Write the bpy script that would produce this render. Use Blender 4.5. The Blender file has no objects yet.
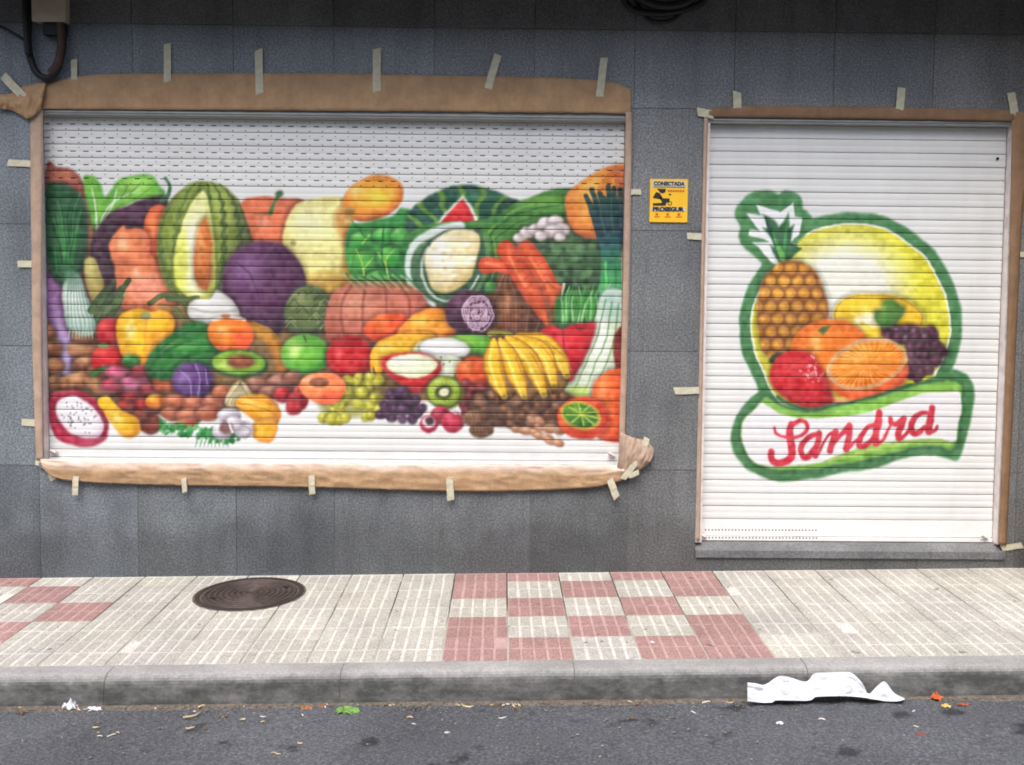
import bpy, math, random
import numpy as np
from mathutils import Vector, Matrix
random.seed(7); rng = np.random.default_rng(7)
S = bpy.context.scene
COL = S.collection
# ------------------------------------------------------------------ camera
YAW, PIT, ROL, FOC, D, H = 0.0107, 0.0583, 0.0092, 1003.5, 5.7809, 1.4524
GA, GB, GC = 0.0, 0.0169, 0.0402           # pavement plane z = GA + GB x + GC y (y<0 is the street)
U0, V0, T = -0.2585, -1.3662, 0.3
f_ = Vector((math.sin(YAW)*math.cos(PIT), math.cos(YAW)*math.cos(PIT), -math.sin(PIT)))
r_ = Vector((math.cos(YAW), -math.sin(YAW), 0)); u_ = r_.cross(f_)
cr, sr = math.cos(ROL), math.sin(ROL)
RT = cr*r_ + sr*u_; UP = cr*u_ - sr*r_
CAM = Vector((0, -D, H))
cd = bpy.data.cameras.new('camera'); cam = bpy.data.objects.new('camera', cd); COL.objects.link(cam)
M = Matrix((( RT.x, UP.x, -f_.x, CAM.x), (RT.y, UP.y, -f_.y, CAM.y), (RT.z, UP.z, -f_.z, CAM.z), (0,0,0,1)))
cam.matrix_world = M
cd.sensor_width = 36; cd.lens = FOC*36/1024; cd.clip_end = 300; cd.clip_start = .05
cd.shift_y = 0
S.camera = cam

def ray(px, py):
    return f_ + RT*((px-512)/FOC) - UP*((py-382.5)/FOC)
def onwall(px, py, Y=0.0):                   # measure a point of the photograph on a plane parallel to the wall
    d = ray(px, py); t = (Y-CAM.y)/d.y; return CAM + d*t
def onplane(px, py, a, b, c):                # ... or on the plane z = a + b x + c y
    d = ray(px, py); t = (a + b*CAM.x + c*CAM.y - CAM.z)/(d.z - b*d.x - c*d.y); return CAM + d*t
def onpave(px, py, h=0.0): return onplane(px, py, GA+h, GB, GC)
def gz(x, y): return GA + GB*x + GC*y
# kerb and road
KY1 = V0                # back of the kerb
KY0 = V0 - 0.13         # face of the kerb
kr = onwall(512, 703.5, KY0-0.01)
RH = kr.z - GB*kr.x     # road height at the kerb face, x=0
RC = -0.02              # road rises slightly to its middle
def rz(x, y): return RH + GB*x + RC*(y-KY0)
def onroad(px, py): return onplane(px, py, RH - RC*KY0, GB, RC)

# ------------------------------------------------------------------ materials
def lin(c):
    c = np.asarray(c, float)/255
    return np.where(c <= .04045, c/12.92, ((c+.055)/1.055)**2.4)
class NT:
    def __init__(s, name):
        s.m = bpy.data.materials.new(name); s.m.use_nodes = True; s.t = s.m.node_tree
        s.b = s.t.nodes['Principled BSDF']; s.out = s.t.nodes['Material Output']
    def n(s, typ, **k):
        x = s.t.nodes.new(typ)
        for a, v in k.items():
            if a in x.inputs.keys(): x.inputs[a].default_value = v
            else: setattr(x, a, v)
        return x
    def l(s, a, b): s.t.links.new(a, b)
    def coord(s, which='Object'):
        if not hasattr(s, '_c'): s._c = s.n('ShaderNodeTexCoord')
        return s._c.outputs[which]
    def noise(s, scale, detail=4, rough=.6, stretch=None):
        x = s.n('ShaderNodeTexNoise'); x.inputs['Scale'].default_value = scale
        x.inputs['Detail'].default_value = detail; x.inputs['Roughness'].default_value = rough
        v = s.coord()
        if stretch:
            mp = s.n('ShaderNodeMapping'); mp.inputs['Scale'].default_value = stretch; s.l(v, mp.inputs[0]); v = mp.outputs[0]
        s.l(v, x.inputs['Vector']); return x.outputs['Fac']
    def ramp(s, fac, stops):
        x = s.n('ShaderNodeValToRGB'); e = x.color_ramp.elements
        while len(e) < len(stops): e.new(.5)
        for i, (p, c) in enumerate(stops):
            e[i].position = p
            if not hasattr(c, '__len__'): c = (c, c, c)
            e[i].color = (*c[:3], 1)
        s.l(fac, x.inputs[0]); return x.outputs[0]
    def mix(s, fac, a, b, mode='MIX'):
        x = s.n('ShaderNodeMix'); x.data_type = 'RGBA'; x.blend_type = mode
        for v, i in ((fac, 0), (a, 6), (b, 7)):
            if isinstance(v, bpy.types.NodeSocket): s.l(v, x.inputs[i])
            elif i == 0: x.inputs[0].default_value = v
            else: x.inputs[i].default_value = (*v[:3], 1)
        return x.outputs[2]
    def bump(s, h, st=.3, dist=.002):
        x = s.n('ShaderNodeBump'); x.inputs['Strength'].default_value = st; x.inputs['Distance'].default_value = dist
        s.l(h, x.inputs['Height']); s.l(x.outputs[0], s.b.inputs['Normal'])
    def col(s, c): 
        if isinstance(c, bpy.types.NodeSocket): s.l(c, s.b.inputs['Base Color'])
        else: s.b.inputs['Base Color'].default_value = (*c[:3], 1)
        return s
    def pr(s, rough=.6, metal=0, spec=.4):
        s.b.inputs['Roughness'].default_value = rough; s.b.inputs['Metallic'].default_value = metal
        s.b.inputs['Specular IOR Level'].default_value = spec; return s
def plain(name, c, rough=.6, metal=0, var=.12, scale=30, bump=0):
    n = NT(name); c = lin(c); f = n.noise(scale)
    n.col(n.ramp(f, [(.3, tuple(c*(1-var))), (.7, tuple(np.minimum(c*(1+var), .9)))])); n.pr(rough, metal)
    if bump: n.bump(f, bump)
    return n.m
def n_shift(n, sock, v):
    x = n.n('ShaderNodeMath', operation='ADD'); n.l(sock, x.inputs[0]); x.inputs[1].default_value = v; return x.outputs[0]
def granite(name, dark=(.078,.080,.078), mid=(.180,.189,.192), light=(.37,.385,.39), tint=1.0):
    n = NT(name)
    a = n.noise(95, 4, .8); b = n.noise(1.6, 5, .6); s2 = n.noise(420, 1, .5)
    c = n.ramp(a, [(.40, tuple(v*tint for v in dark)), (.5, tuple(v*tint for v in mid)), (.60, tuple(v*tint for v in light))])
    c = n.mix(.35, c, n.ramp(s2, [(.35, (.08,.083,.083)), (.65, (.29,.30,.30))]))
    c = n.mix(1, c, n.ramp(b, [(.3, .70), (.7, 1.15)]), 'MULTIPLY')
    st = n.noise(3.0, 5, .65, (1.6, 1, .22))
    c = n.mix(1, c, n.ramp(st, [(.34, .78), (.52, 1.0)]), 'MULTIPLY')
    at = n.n('ShaderNodeAttribute'); at.attribute_name = 'tone'
    c = n.mix(1, c, at.outputs['Color'], 'MULTIPLY')
    # rising damp and splash dirt: a ragged dark band along the foot of the slabs
    sp = n.n('ShaderNodeSeparateXYZ'); n.l(n.coord(), sp.inputs[0]); dn = n.noise(2.4, 6, .6)
    ad = n.n('ShaderNodeMath', operation='MULTIPLY_ADD'); n.l(dn, ad.inputs[0]); ad.inputs[1].default_value = -.9; n.l(sp.outputs[2], ad.inputs[2])
    c = n.mix(1, c, n.ramp(n_shift(n, ad.outputs[0], .30), [(.02, .62), (.30, 1.0)]), 'MULTIPLY')
    n.col(c); n.pr(.42, 0, .45)
    n.bump(a, .12, .001); return n.m
M_gran = granite('grey_granite')
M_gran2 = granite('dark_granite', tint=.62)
M_mortar = plain('mortar', (104,104,104), .9, var=.5, scale=4)
def paint_mat(name):
    n = NT(name); at = n.n('ShaderNodeAttribute'); at.attribute_name = 'paint'
    d = n.noise(2.2, 6, .65, (1, 1, 1.4)); st = n.noise(9, 4, .6, (1, 1, .1))
    c = n.mix(1, at.outputs['Color'], n.ramp(d, [(.35, .93), (.62, 1.0)]), 'MULTIPLY')
    c = n.mix(1, c, n.ramp(st, [(.3, .95), (.5, 1.0)]), 'MULTIPLY')
    n.col(c); n.pr(.5, 0, .35); n.bump(n.noise(60, 3), .08, .002); return n.m
M_paint = paint_mat('painted_slats')
M_white = plain('white_enamel', (232,231,228), .45, var=.06, scale=9)
M_rail = plain('oversprayed_rail', (228,214,208), .5, var=.2, scale=14)
M_alu = plain('grey_aluminium', (158,160,156), .5, .1, var=.12, scale=12)
def kraft(name, c, spray=None):
    n = NT(name); c = lin(c)
    a = n.noise(7, 6, .7); b = n.noise(45, 4, .6, (1, 1, .3))
    k = n.ramp(a, [(.3, tuple(c*.66)), (.68, tuple(c*1.2))])
    k = n.mix(.25, k, n.ramp(b, [(.3, tuple(c*.75)), (.7, tuple(c*1.2))]))
    if spray:
        z0, z1, sc = spray                # overspray of white paint, densest beside the shutter
        sp = n.n('ShaderNodeSeparateXYZ'); n.l(n.coord(), sp.inputs[0])
        mr = n.n('ShaderNodeMapRange'); mr.inputs['From Min'].default_value = z0; mr.inputs['From Max'].default_value = z1
        n.l(sp.outputs[2], mr.inputs['Value'])
        mm = n.n('ShaderNodeMath', operation='MULTIPLY'); n.l(mr.outputs[0], mm.inputs[0])
        n.l(n.ramp(n.noise(5, 5), [(.3, .35), (.65, 1)]), mm.inputs[1])
        k = n.mix(mm.outputs[0], k, lin(sc))
    n.col(k); n.pr(.7, 0, .3); vo = n.n('ShaderNodeTexVoronoi'); vo.feature = 'DISTANCE_TO_EDGE'; vo.inputs['Scale'].default_value = 9
    wn = n.n('ShaderNodeTexNoise'); wn.inputs['Scale'].default_value = 6; n.l(n.coord(), wn.inputs['Vector']); n.l(wn.outputs['Color'], vo.inputs['Vector'])
    hm = n.n('ShaderNodeMath', operation='MULTIPLY_ADD'); n.l(n.ramp(vo.outputs['Distance'], [(0, 0), (.12, 1)]), hm.inputs[0]); hm.inputs[1].default_value = .16
    n.l(n.noise(12, 5, .6, (.6, 1, 1.6)), hm.inputs[2]); n.bump(hm.outputs[0], .5, .008); return n.m
M_kraft = kraft('kraft_paper', (176,142,106))
M_kraftb = kraft('kraft_paper_oversprayed', (184,146,104), (.57, .64, (232,208,194)))
M_kraftr = kraft('kraft_paper_dusty', (178,152,132))
M_kraftd = kraft('kraft_paper_shaded', (138,108,82))  # darker copy: shade on the logo shutter's paper put into the colour
M_tape = plain('masking_tape', (196,190,164), .7, var=.14, scale=40, bump=.2)
M_sun = plain('black_rubber', (26,26,28), .55, var=.3)
M_brown = plain('brown_conduit', (70,50,44), .6, var=.3)
M_box = plain('aged_beige_plastic', (168,156,138), .6, var=.15, scale=10)
M_dark = plain('dark_interior', (30,30,30), .9)
M_iron = plain('worn_cast_iron', (78,66,60), .6, .25, var=.35, scale=25, bump=.3)
M_iron2 = plain('cast_iron_grooves', (56,47,43), .8, .1, var=.35, scale=25)

# ------------------------------------------------------------------ object helpers
def tag(o, label=None, cat=None, group=None, kind=None):
    if label: o['label'] = label
    if cat: o['category'] = cat
    if group: o['group'] = group
    if kind: o['kind'] = kind
    return o
def empty(name, loc=(0,0,0)):
    o = bpy.data.objects.new(name, None); o.empty_display_size = .1; o.location = loc; COL.objects.link(o); return o
def mesh(name, V, F, mat, parent=None, smooth=False, tone=None):
    me = bpy.data.meshes.new(name); me.from_pydata([tuple(v) for v in V], [], F); me.update()
    me.materials.append(mat)
    if smooth: me.polygons.foreach_set('use_smooth', [True]*len(me.polygons))
    if tone is not None:
        at = me.color_attributes.new('tone', 'FLOAT_COLOR', 'CORNER')
        arr = np.ones((len(me.loops), 4), np.float32); k = 0
        for i, p in enumerate(me.polygons):
            arr[p.loop_start:p.loop_start+p.loop_total, :3] = tone[i]
        at.data.foreach_set('color', arr.ravel())
    o = bpy.data.objects.new(name, me); COL.objects.link(o)
    if parent:
        o.parent = parent
        o.matrix_parent_inverse = Matrix.Translation(parent.location).inverted()
    return o
class MB:
    def __init__(s): s.V = []; s.F = []; s.T = []
    def quad(s, a, b, c, d, tone=1.0):
        i = len(s.V); s.V += [a, b, c, d]; s.F.append((i, i+1, i+2, i+3)); s.T.append(tone)
    def box(s, x0, x1, y0, y1, z0, z1, tone=1.0, zf=None):
        i = len(s.V); zf = zf or (lambda x, y: 0)
        for z in (z0, z1):
            for (x, y) in ((x0,y0),(x1,y0),(x1,y1),(x0,y1)): s.V.append((x, y, z+zf(x, y)))
        for f in ((0,3,2,1),(4,5,6,7),(0,1,5,4),(1,2,6,5),(2,3,7,6),(3,0,4,7)):
            s.F.append(tuple(i+k for k in f)); s.T.append(tone)
    def tube(s, pts, r, n=10):
        pts = [Vector(p) for p in pts]; i0 = len(s.V)
        for k, p in enumerate(pts):
            d = (pts[min(k+1, len(pts)-1)]-pts[max(k-1, 0)]).normalized()
            a = d.cross(Vector((.3, 1, .2))).normalized(); b = d.cross(a)
            rr = r[k] if hasattr(r, '__len__') else r
            for j in range(n):
                t = 2*math.pi*j/n; s.V.append(tuple(p + a*(rr*math.cos(t)) + b*(rr*math.sin(t))))
        for k in range(len(pts)-1):
            for j in range(n):
                s.F.append((i0+k*n+j, i0+k*n+(j+1) % n, i0+(k+1)*n+(j+1) % n, i0+(k+1)*n+j)); s.T.append(1)
        s.F.append(tuple(i0+j for j in range(n))[::-1]); s.F.append(tuple(i0+(len(pts)-1)*n+j for j in range(n))); s.T += [1, 1]
    def build(s, name, mat, parent=None, smooth=False, tone=False):
        return mesh(name, s.V, s.F, mat, parent, smooth, s.T if tone else None)
def crspline(P, n=8, closed=False):
    P = [np.array(p, float) for p in P]; out = []; m = len(P)
    rngk = range(m if closed else m-1)
    for i in rngk:
        g = (lambda k: P[k % m]) if closed else (lambda k: P[min(max(k, 0), m-1)])
        p0, p1, p2, p3 = g(i-1), g(i), g(i+1), g(i+2)
        for j in range(n):
            t = j/n
            out.append(.5*((2*p1)+(-p0+p2)*t+(2*p0-5*p1+4*p2-p3)*t*t+(-p0+3*p1-3*p2+p3)*t**3))
    if not closed: out.append(P[-1])
    return np.array(out)

# ------------------------------------------------------------------ the painter (spray paint laid on the slats)
SSC = 2.0
class Canvas:
    def __init__(s, x0, y0, x1, y1, bg):
        s.x0, s.y0 = x0, y0; s.w = int((x1-x0)*SSC); s.h = int((y1-y0)*SSC)
        s.a = np.ones((s.h, s.w, 3))*np.array(bg, float); s.cov = np.zeros((s.h, s.w))
    def win(s, bx0, by0, bx1, by1):
        i0 = max(0, int((bx0-s.x0)*SSC)-2); i1 = min(s.w, int((bx1-s.x0)*SSC)+3)
        j0 = max(0, int((by0-s.y0)*SSC)-2); j1 = min(s.h, int((by1-s.y0)*SSC)+3)
        if i1 <= i0 or j1 <= j0: return None
        X, Y = np.meshgrid(s.x0+(np.arange(i0, i1)+.5)/SSC, s.y0+(np.arange(j0, j1)+.5)/SSC)
        return slice(j0, j1), slice(i0, i1), X, Y
    def put(s, sl, al, c, cover=True):
        s.a[sl[0], sl[1]] = s.a[sl[0], sl[1]]*(1-al[..., None]) + c*al[..., None]
        if cover: s.cov[sl[0], sl[1]] = np.maximum(s.cov[sl[0], sl[1]], al)
    @staticmethod
    def segd(X, Y, pts, closed):
        d = np.full(X.shape, 1e9); s_ = np.zeros(X.shape); n = len(pts); m = n if closed else n-1
        for i in range(m):
            ax, ay = pts[i][:2]; bx, by = pts[(i+1) % n][:2]
            vx, vy = bx-ax, by-ay; L = vx*vx+vy*vy+1e-9
            t = np.clip(((X-ax)*vx+(Y-ay)*vy)/L, 0, 1)
            dd = (X-ax-t*vx)**2+(Y-ay-t*vy)**2
            k = dd < d; d = np.where(k, dd, d); s_ = np.where(k, (i+t)/m, s_)
        return np.sqrt(d), s_
    @staticmethod
    def inside(X, Y, pts):
        c = np.zeros(X.shape, bool); n = len(pts)
        for i in range(n):
            ax, ay = pts[i]; bx, by = pts[(i+1) % n]
            if ay == by: continue
            k = ((ay > Y) != (by > Y)) & (X < (bx-ax)*(Y-ay)/(by-ay)+ax); c ^= k
        return c
    def color(s, X, Y, d, base, dark, light, hl, edge, bow, hs, extra):
        base = np.array(base, float); c = np.ones(X.shape+(3,))*base
        if dark is not None:
            t = 1-np.clip(d/(edge*1.25), 0, 1)**.7
            # the painter's own modelling of the fruit: darker towards its lower right
            cx, cy, rr = bow
            g = np.clip(((X-cx)*.55+(Y-cy)*.85)/rr, -1, 1)
            t = np.clip(t*(.7+.5*g)+.5*np.clip(g, 0, 1)**2, 0, 1)
            c = c*(1-t[..., None])+np.array(dark, float)*t[..., None]
        if light is not None and hl is not None:
            hx, hy, hr = hl[:3]; hry = hl[3] if len(hl) > 3 else hr
            h = np.exp(-(((X-hx)/hr)**2+((Y-hy)/hry)**2))*min(1, hs*1.15)
            c = c*(1-h[..., None])+np.array(light, float)*h[..., None]
        return c
    def poly(s, P, base, dark=None, light=None, hl=None, edge=10, soft=1.4, alpha=1, spline=True, n=6, hs=.8, line=None, extra=None, fn=None):
        P = crspline(P, n, True) if spline else np.array(P, float)
        x0, y0 = P.min(0)-2; x1, y1 = P.max(0)+2
        w = s.win(x0, y0, x1, y1)
        if not w: return
        a, b, X, Y = w
        d, _ = s.segd(X, Y, P, True); ins = s.inside(X, Y, P); sd = np.where(ins, d, -d)
        al = np.clip((sd+soft)/(2*soft), 0, 1)*alpha
        cx, cy = (x0+x1)/2, (y0+y1)/2; rr = max(x1-x0, y1-y0)/2
        if light is not None and hl is None: hl = (cx-(x1-x0)*.17, cy-(y1-y0)*.2, (x1-x0)*.2, (y1-y0)*.2)
        c = s.color(X, Y, np.maximum(sd, 0), base, dark, light, hl, edge, (cx, cy, rr), hs, extra)
        if fn: c = fn(X, Y, sd, c)
        if line is not None:
            k = np.clip(1-np.abs(sd-.5)/1.3, 0, 1)*.6; c = c*(1-k[..., None])+np.array(line, float)*k[..., None]
        if dark is not None and edge >= 5:
            cv = s.cov[a, b]; out = np.clip(1+sd/5.5, 0, 1)*(sd < 0)*.30*cv
            s.a[a, b] = s.a[a, b]*(1-out[..., None]*.8)
        s.put((a, b), al, c)
    def ell(s, cx, cy, rx, ry, base, rot=0, **k):
        t = np.linspace(0, 2*math.pi, 29)[:-1]; r = math.radians(rot)
        x = rx*np.cos(t); y = ry*np.sin(t)
        P = np.stack([cx+x*math.cos(r)-y*math.sin(r), cy+x*math.sin(r)+y*math.cos(r)], 1)
        if 'edge' not in k: k['edge'] = min(rx, ry)*.9
        s.poly(P, base, spline=False, **k)
    def line(s, P, w0, c0, w1=None, c1=None, soft=.6, alpha=1, n=6, wm=None, bulge=None):
        P = crspline(P, n) if len(P) > 2 else np.array(P, float)
        w1 = w0 if w1 is None else w1; mw = max(w0, w1, wm or 0)/2+2
        x0, y0 = P.min(0)-mw; x1, y1 = P.max(0)+mw
        w = s.win(x0, y0, x1, y1)
        if not w: return
        a, b, X, Y = w; d, t = s.segd(X, Y, P, False)
        wd = w0+(w1-w0)*t
        if wm: wd = np.where(t < .5, w0+(wm-w0)*np.sin(t*math.pi), w1+(wm-w1)*np.sin(t*math.pi))
        sd = wd/2-d; al = np.clip((sd+soft)/(2*soft), 0, 1)*alpha
        c0 = np.array(c0, float); c1 = c0 if c1 is None else np.array(c1, float)
        c = c0*(1-t[..., None])+c1*t[..., None]
        if bulge is not None:
            k = (1-np.clip(sd/(wd*.4+.1), 0, 1))[..., None]*.75; c = c*(1-k)+np.array(bulge, float)*k
        s.put((a, b), al, c)
    def balls(s, L, r, base, dark, light, jit=12, **k):
        for (x, y) in L:
            j = rng.normal(0, jit); rr = r*rng.uniform(.85, 1.12)
            s.ell(x, y, rr*rng.uniform(1, 1.15), rr, np.clip(np.array(base)+j, 0, 255), dark=np.clip(np.array(dark)+j*.5, 0, 255), light=light, hl=(x-rr*.3, y-rr*.35, rr*.4), edge=rr*.9, hs=.6, **k)
def vnoise(h, w, cells, seed=0):
    g = np.random.default_rng(seed).random((int(h/cells)+3, int(w/cells)+3))
    y = np.arange(h)/cells; x = np.arange(w)/cells
    yi = y.astype(int); xi = x.astype(int); fy = (y-yi); fx = (x-xi)
    fy = fy*fy*(3-2*fy); fx = fx*fx*(3-2*fx); fy = fy[:, None]; fx = fx[None]
    a = g[yi][:, xi]; b = g[yi][:, xi+1]; c = g[yi+1][:, xi]; d = g[yi+1][:, xi+1]
    return (a*(1-fx)+b*fx)*(1-fy)+(c*(1-fx)+d*fx)*fy
WHITE = (240, 240, 236)

def paint_mural():
    c = Canvas(36, 100, 640, 480, WHITE)
    e, p, l = c.ell, c.poly, c.line
    # dim mass behind the produce
    p([(46,190),(90,200),(160,205),(200,230),(250,215),(300,215),(350,230),(400,230),(440,210),(520,215),(570,200),(622,195),(620,300),(619,400),(600,425),(560,428),(500,424),(465,405),(420,400),(380,400),(330,392),(280,398),(220,415),(160,415),(100,405),(46,400)],
      (136,104,64), soft=2)
    # --- back row, left
    p([(45,172),(58,167),(72,169),(83,180),(90,205),(93,240),(92,275),(88,300),(45,300)], (156,84,64), dark=(96,46,40), light=(186,116,92), hl=(66,178,14,8))
    l([(84,200),(90,235),(90,272)], 5, (176,118,86))
    p([(84,178),(94,176),(101,184),(105,196),(112,188),(120,179),(134,175),(150,175),(158,184),(164,197),(140,212),(115,224),(96,230),(88,212)], (124,188,66), dark=(60,136,60), light=(168,216,104), hl=(135,185,18,8), edge=9)
    for a in ([(98,232),(104,214),(118,199),(140,190)], [(97,230),(95,205),(92,188)], [(108,218),(128,204),(152,198)], [(100,226),(112,206),(116,190)]):
        l(a, 2.6, (214,232,208), 1, alpha=.9)
    for a in ([(120,199),(128,186)], [(130,194),(142,182)], [(140,197),(152,187)]): l(a, 1.2, (66,140,58), 1, alpha=.7)
    p([(98,226),(112,212),(136,202),(158,196),(168,198),(168,212),(150,228),(128,232),(114,244),(112,262),(118,284),(112,300),(100,296),(92,268),(90,244)], (66,34,54), dark=(38,20,34), light=(104,64,92), hl=(132,212,18,5), edge=8)
    l([(96,235),(101,260),(106,290)], 2.5, (96,52,84), alpha=.6)
    l([(162,200),(168,195),(169,186),(165,178)], 5, (54,100,62), 3, (74,120,80))
    e(160, 238, 18, 34, (226,104,56), dark=(170,60,40), light=(240,140,80))
    p([(109,248),(113,236),(119,229),(123,225),(127,229),(136,228),(145,232),(150,243),(150,254),(160,266),(172,284),(176,302),(164,316),(140,316),(122,306),(116,284),(114,264)], (230,138,88), dark=(178,88,62), light=(248,190,146), hl=(122,244,6,7), edge=12)
    e(146, 288, 20, 14, (232,156,132), dark=None, soft=8, alpha=.8); e(136, 272, 4, 5, (250,206,180), soft=3, alpha=.6)
    e(128, 262, 16, 3, (178,84,54), rot=8, soft=2.5, alpha=.5)
    # cantaloupe with a cut face
    def melon(X, Y, sd, col):
        u = (X-205)/np.maximum(8, 49*np.sqrt(np.clip(1-((Y-241)/62)**2, .02, 1)))
        k = np.clip(np.sin(u*19+np.sin(Y*.06)*.5+np.sin(Y*.5+X*.3)*.5)*1.4-.1, 0, 1)*.7*np.where(X > 208, 1, .6)
        sp = (np.sin(X*.9+Y*.7)*np.sin(Y*1.1-X*.5)) > .45
        col = col*(1-k[..., None])+np.array((52,84,34.))*k[..., None]
        col = np.where(sp[..., None], col*.8+np.array((190,190,100.))*.2, col); dk = np.clip((X-214)/30, 0, 1)[..., None]*.22; return col*(1-dk)
    p([(157,250),(160,222),(172,198),(190,184),(206,181),(224,186),(240,202),(250,225),(254,252),(246,280),(232,298),(205,304),(180,300),(164,280)], (142,162,64), dark=(74,88,36), light=(178,190,92), hl=(226,208,12,22), edge=14, fn=melon)
    p([(203,190),(190,206),(180,232),(174,262),(178,286),(190,300),(205,302),(214,290),(216,262),(213,230),(209,206)], (236,238,170), dark=(200,206,90), light=(250,250,232), hl=(194,256,9,38), edge=9)
    e(182, 262, 6, 30, (226,230,86), rot=4, soft=4, alpha=.7)
    p([(204,216),(198,232),(193,262),(196,284),(206,290),(212,272),(212,240),(208,222)], (214,130,58), dark=(170,92,40), light=(228,160,96), hl=(200,240,4,16), edge=7)
    for q in range(7): e(203+2.5*math.sin(q*2.1), 232+q*8, 2, 3, (196,104,46), soft=1.2, alpha=.7)
    # flat red pumpkin
    p([(242,202),(260,196),(282,198),(300,199),(308,204),(301,211),(292,217),(286,246),(262,252),(252,238),(246,216)], (218,120,80), dark=(172,80,54), light=(240,160,128), hl=(263,222,6,6), edge=9)
    l([(254,214),(272,213)], 2.5, (150,96,46), alpha=.7)
    l([(271,213),(274,203),(279,196)], 4, (70,120,60), 3); e(279, 194, 4, 3, (60,112,70))
    # pale round squash
    p([(282,238),(287,218),(298,204),(316,198),(338,197),(350,204),(356,240),(354,282),(338,292),(314,292),(298,280),(288,262)], (228,222,148), dark=(196,166,84), light=(244,240,190), hl=(310,222,20,18), edge=14)
    e(330, 284, 24, 12, (214,166,70), soft=8, alpha=.75); l([(352,232),(350,260),(346,288)], 11, (196,134,48), soft=4, alpha=.85)
    e(293, 243, 3, 2.5, (150,150,90), soft=1.5)
    # big yellow orange
    e(373, 198, 32, 22, (236,166,52), rot=-20, dark=(196,104,44), light=(250,206,60), hl=(380,196,14,10), edge=13, line=(190,100,50))
    l([(342,214),(342,226),(348,240)], 12, (196,124,56), soft=4, alpha=.7)
    e(350, 211, 5, 4, (140,116,50), soft=2); e(356, 190, 9, 5, (246,206,140), rot=-25, soft=4, alpha=.6)
    # green cabbage
    p([(350,226),(366,222),(392,216),(402,208),(420,214),(428,228),(420,250),(410,276),(398,290),(372,288),(352,276),(345,252)], (52,150,62), dark=(22,92,46), light=(110,198,84), hl=(362,262,16,14), edge=12)
    for (x, y, rx, ry, rr) in ((362,240,13,9,-20),(386,236,14,8,10),(366,262,12,11,0),(390,258,12,12,20),(402,236,12,9,-30),(380,276,14,6,0)):
        e(x, y, rx, ry, (70,170,66), rot=rr, dark=(26,104,50), light=(146,212,112), edge=6, alpha=.85)
    for a in ([(364,276),(362,262),(356,250)], [(364,268),(374,258)], [(388,276),(386,262),(394,250)], [(386,264),(378,252)], [(362,244),(370,234)]): l(a, 1.5, (196,222,92), .8, alpha=.9)
    for a in ([(384,226),(382,250),(386,280)], [(360,228),(364,236),(374,240)]): l(a, 2.2, (20,88,44), 1, alpha=.8)
    # watermelon
    def wm(X, Y, sd, col):
        t = np.arctan2(Y-262, (X-466)*.8); k = np.clip(np.sin(t*26+np.sin(Y*.25)*.7)*1.5-.45, 0, 1)*.75*(np.abs((t % .24)-.12) > 0)
        return col*(1-k[..., None])+np.array((128,160,48.))*k[..., None]
    p([(408,214),(424,199),(446,188),(468,185),(492,189),(510,197),(524,206),(512,226),(480,240),(430,238),(408,232)], (24,86,66), dark=(14,58,50), light=(54,120,84), hl=(480,196,22,5), edge=10, fn=wm)
    p([(463,196),(471,204),(479,222),(470,228),(446,230),(435,228),(444,214),(454,203)], (232,236,220), spline=False)
    p([(463,199),(469,206),(475,221),(460,223),(441,223),(449,212),(457,203)], (206,38,42), dark=(170,26,34), light=(226,70,60), spline=False, edge=4)
    # long green gourd sweeping to the right
    p([(470,262),(474,240),(490,220),(516,203),(545,192),(570,188),(580,196),(574,214),(552,222),(530,232),(508,252),(492,282),(474,286)], (74,132,50), dark=(34,84,40), light=(112,168,66), hl=(540,202,26,7), edge=9)
    for a in ([(478,252),(498,226),(526,211),(560,205)], [(476,268),(494,240),(520,222),(548,214)]): l(a, 2.2, (34,92,46), 1.4, alpha=.8)
    l([(480,244),(502,218),(534,203)], 2.5, (134,180,82), 1, alpha=.7)
    # cauliflower in its leaves
    e(451, 267, 44, 40, (72,116,78), dark=(44,84,56), light=(110,150,100), rot=20)
    l([(408,238),(428,228),(450,226),(480,224),(500,218)], 8, (64,132,54), 8, (60,124,52))
    l([(460,226),(436,231),(418,242),(408,260),(411,284),(424,298),(434,306)], 10, (214,224,216), 4, soft=1.5)
    l([(464,231),(444,234),(428,246),(419,262),(420,282),(432,298)], 6, (64,106,72), 4)
    l([(428,248),(422,264),(424,282),(436,298),(452,301),(468,292),(478,276)], 3.2, (212,222,208), 2, alpha=.85)
    l([(430,262),(430,282),(440,296),(456,297),(470,286)], 2.5, (70,112,76), 2)
    l([(486,236),(488,258),(482,282),(468,300)], 6, (92,136,82), 3); l([(493,238),(496,262),(486,290)], 1.8, (150,176,110), 1, alpha=.7)
    p([(450,231),(466,229),(478,234),(480,244),(476,262),(469,280),(452,292),(434,290),(427,275),(425,257),(434,240)], (240,228,186), dark=(206,184,124), light=(252,250,240), hl=(438,252,14,18), edge=12)
    for q in range(40):
        a = rng.uniform(0, 6.28); r = rng.uniform(0, 1)**.5; e(454+20*r*math.cos(a), 258+26*r*math.sin(a), rng.uniform(2,4), 2.2, (216,196,138) if q % 2 else (252,248,236), soft=1.4, alpha=.6)
    # white florets and broccoli
    p([(538,232),(552,224),(572,226),(592,232),(608,240),(610,290),(596,302),(564,300),(546,284),(532,262),(524,246)], (56,92,54), dark=(32,60,38), light=(86,124,78), hl=(560,250,20,14))
    for q in range(90):
        x, y = rng.uniform(534, 608), rng.uniform(234, 296)
        e(x, y, rng.uniform(2, 5), rng.uniform(2, 4), (98,138,88) if rng.random() < .45 else (30,56,36), soft=1.4, alpha=.75)
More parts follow.
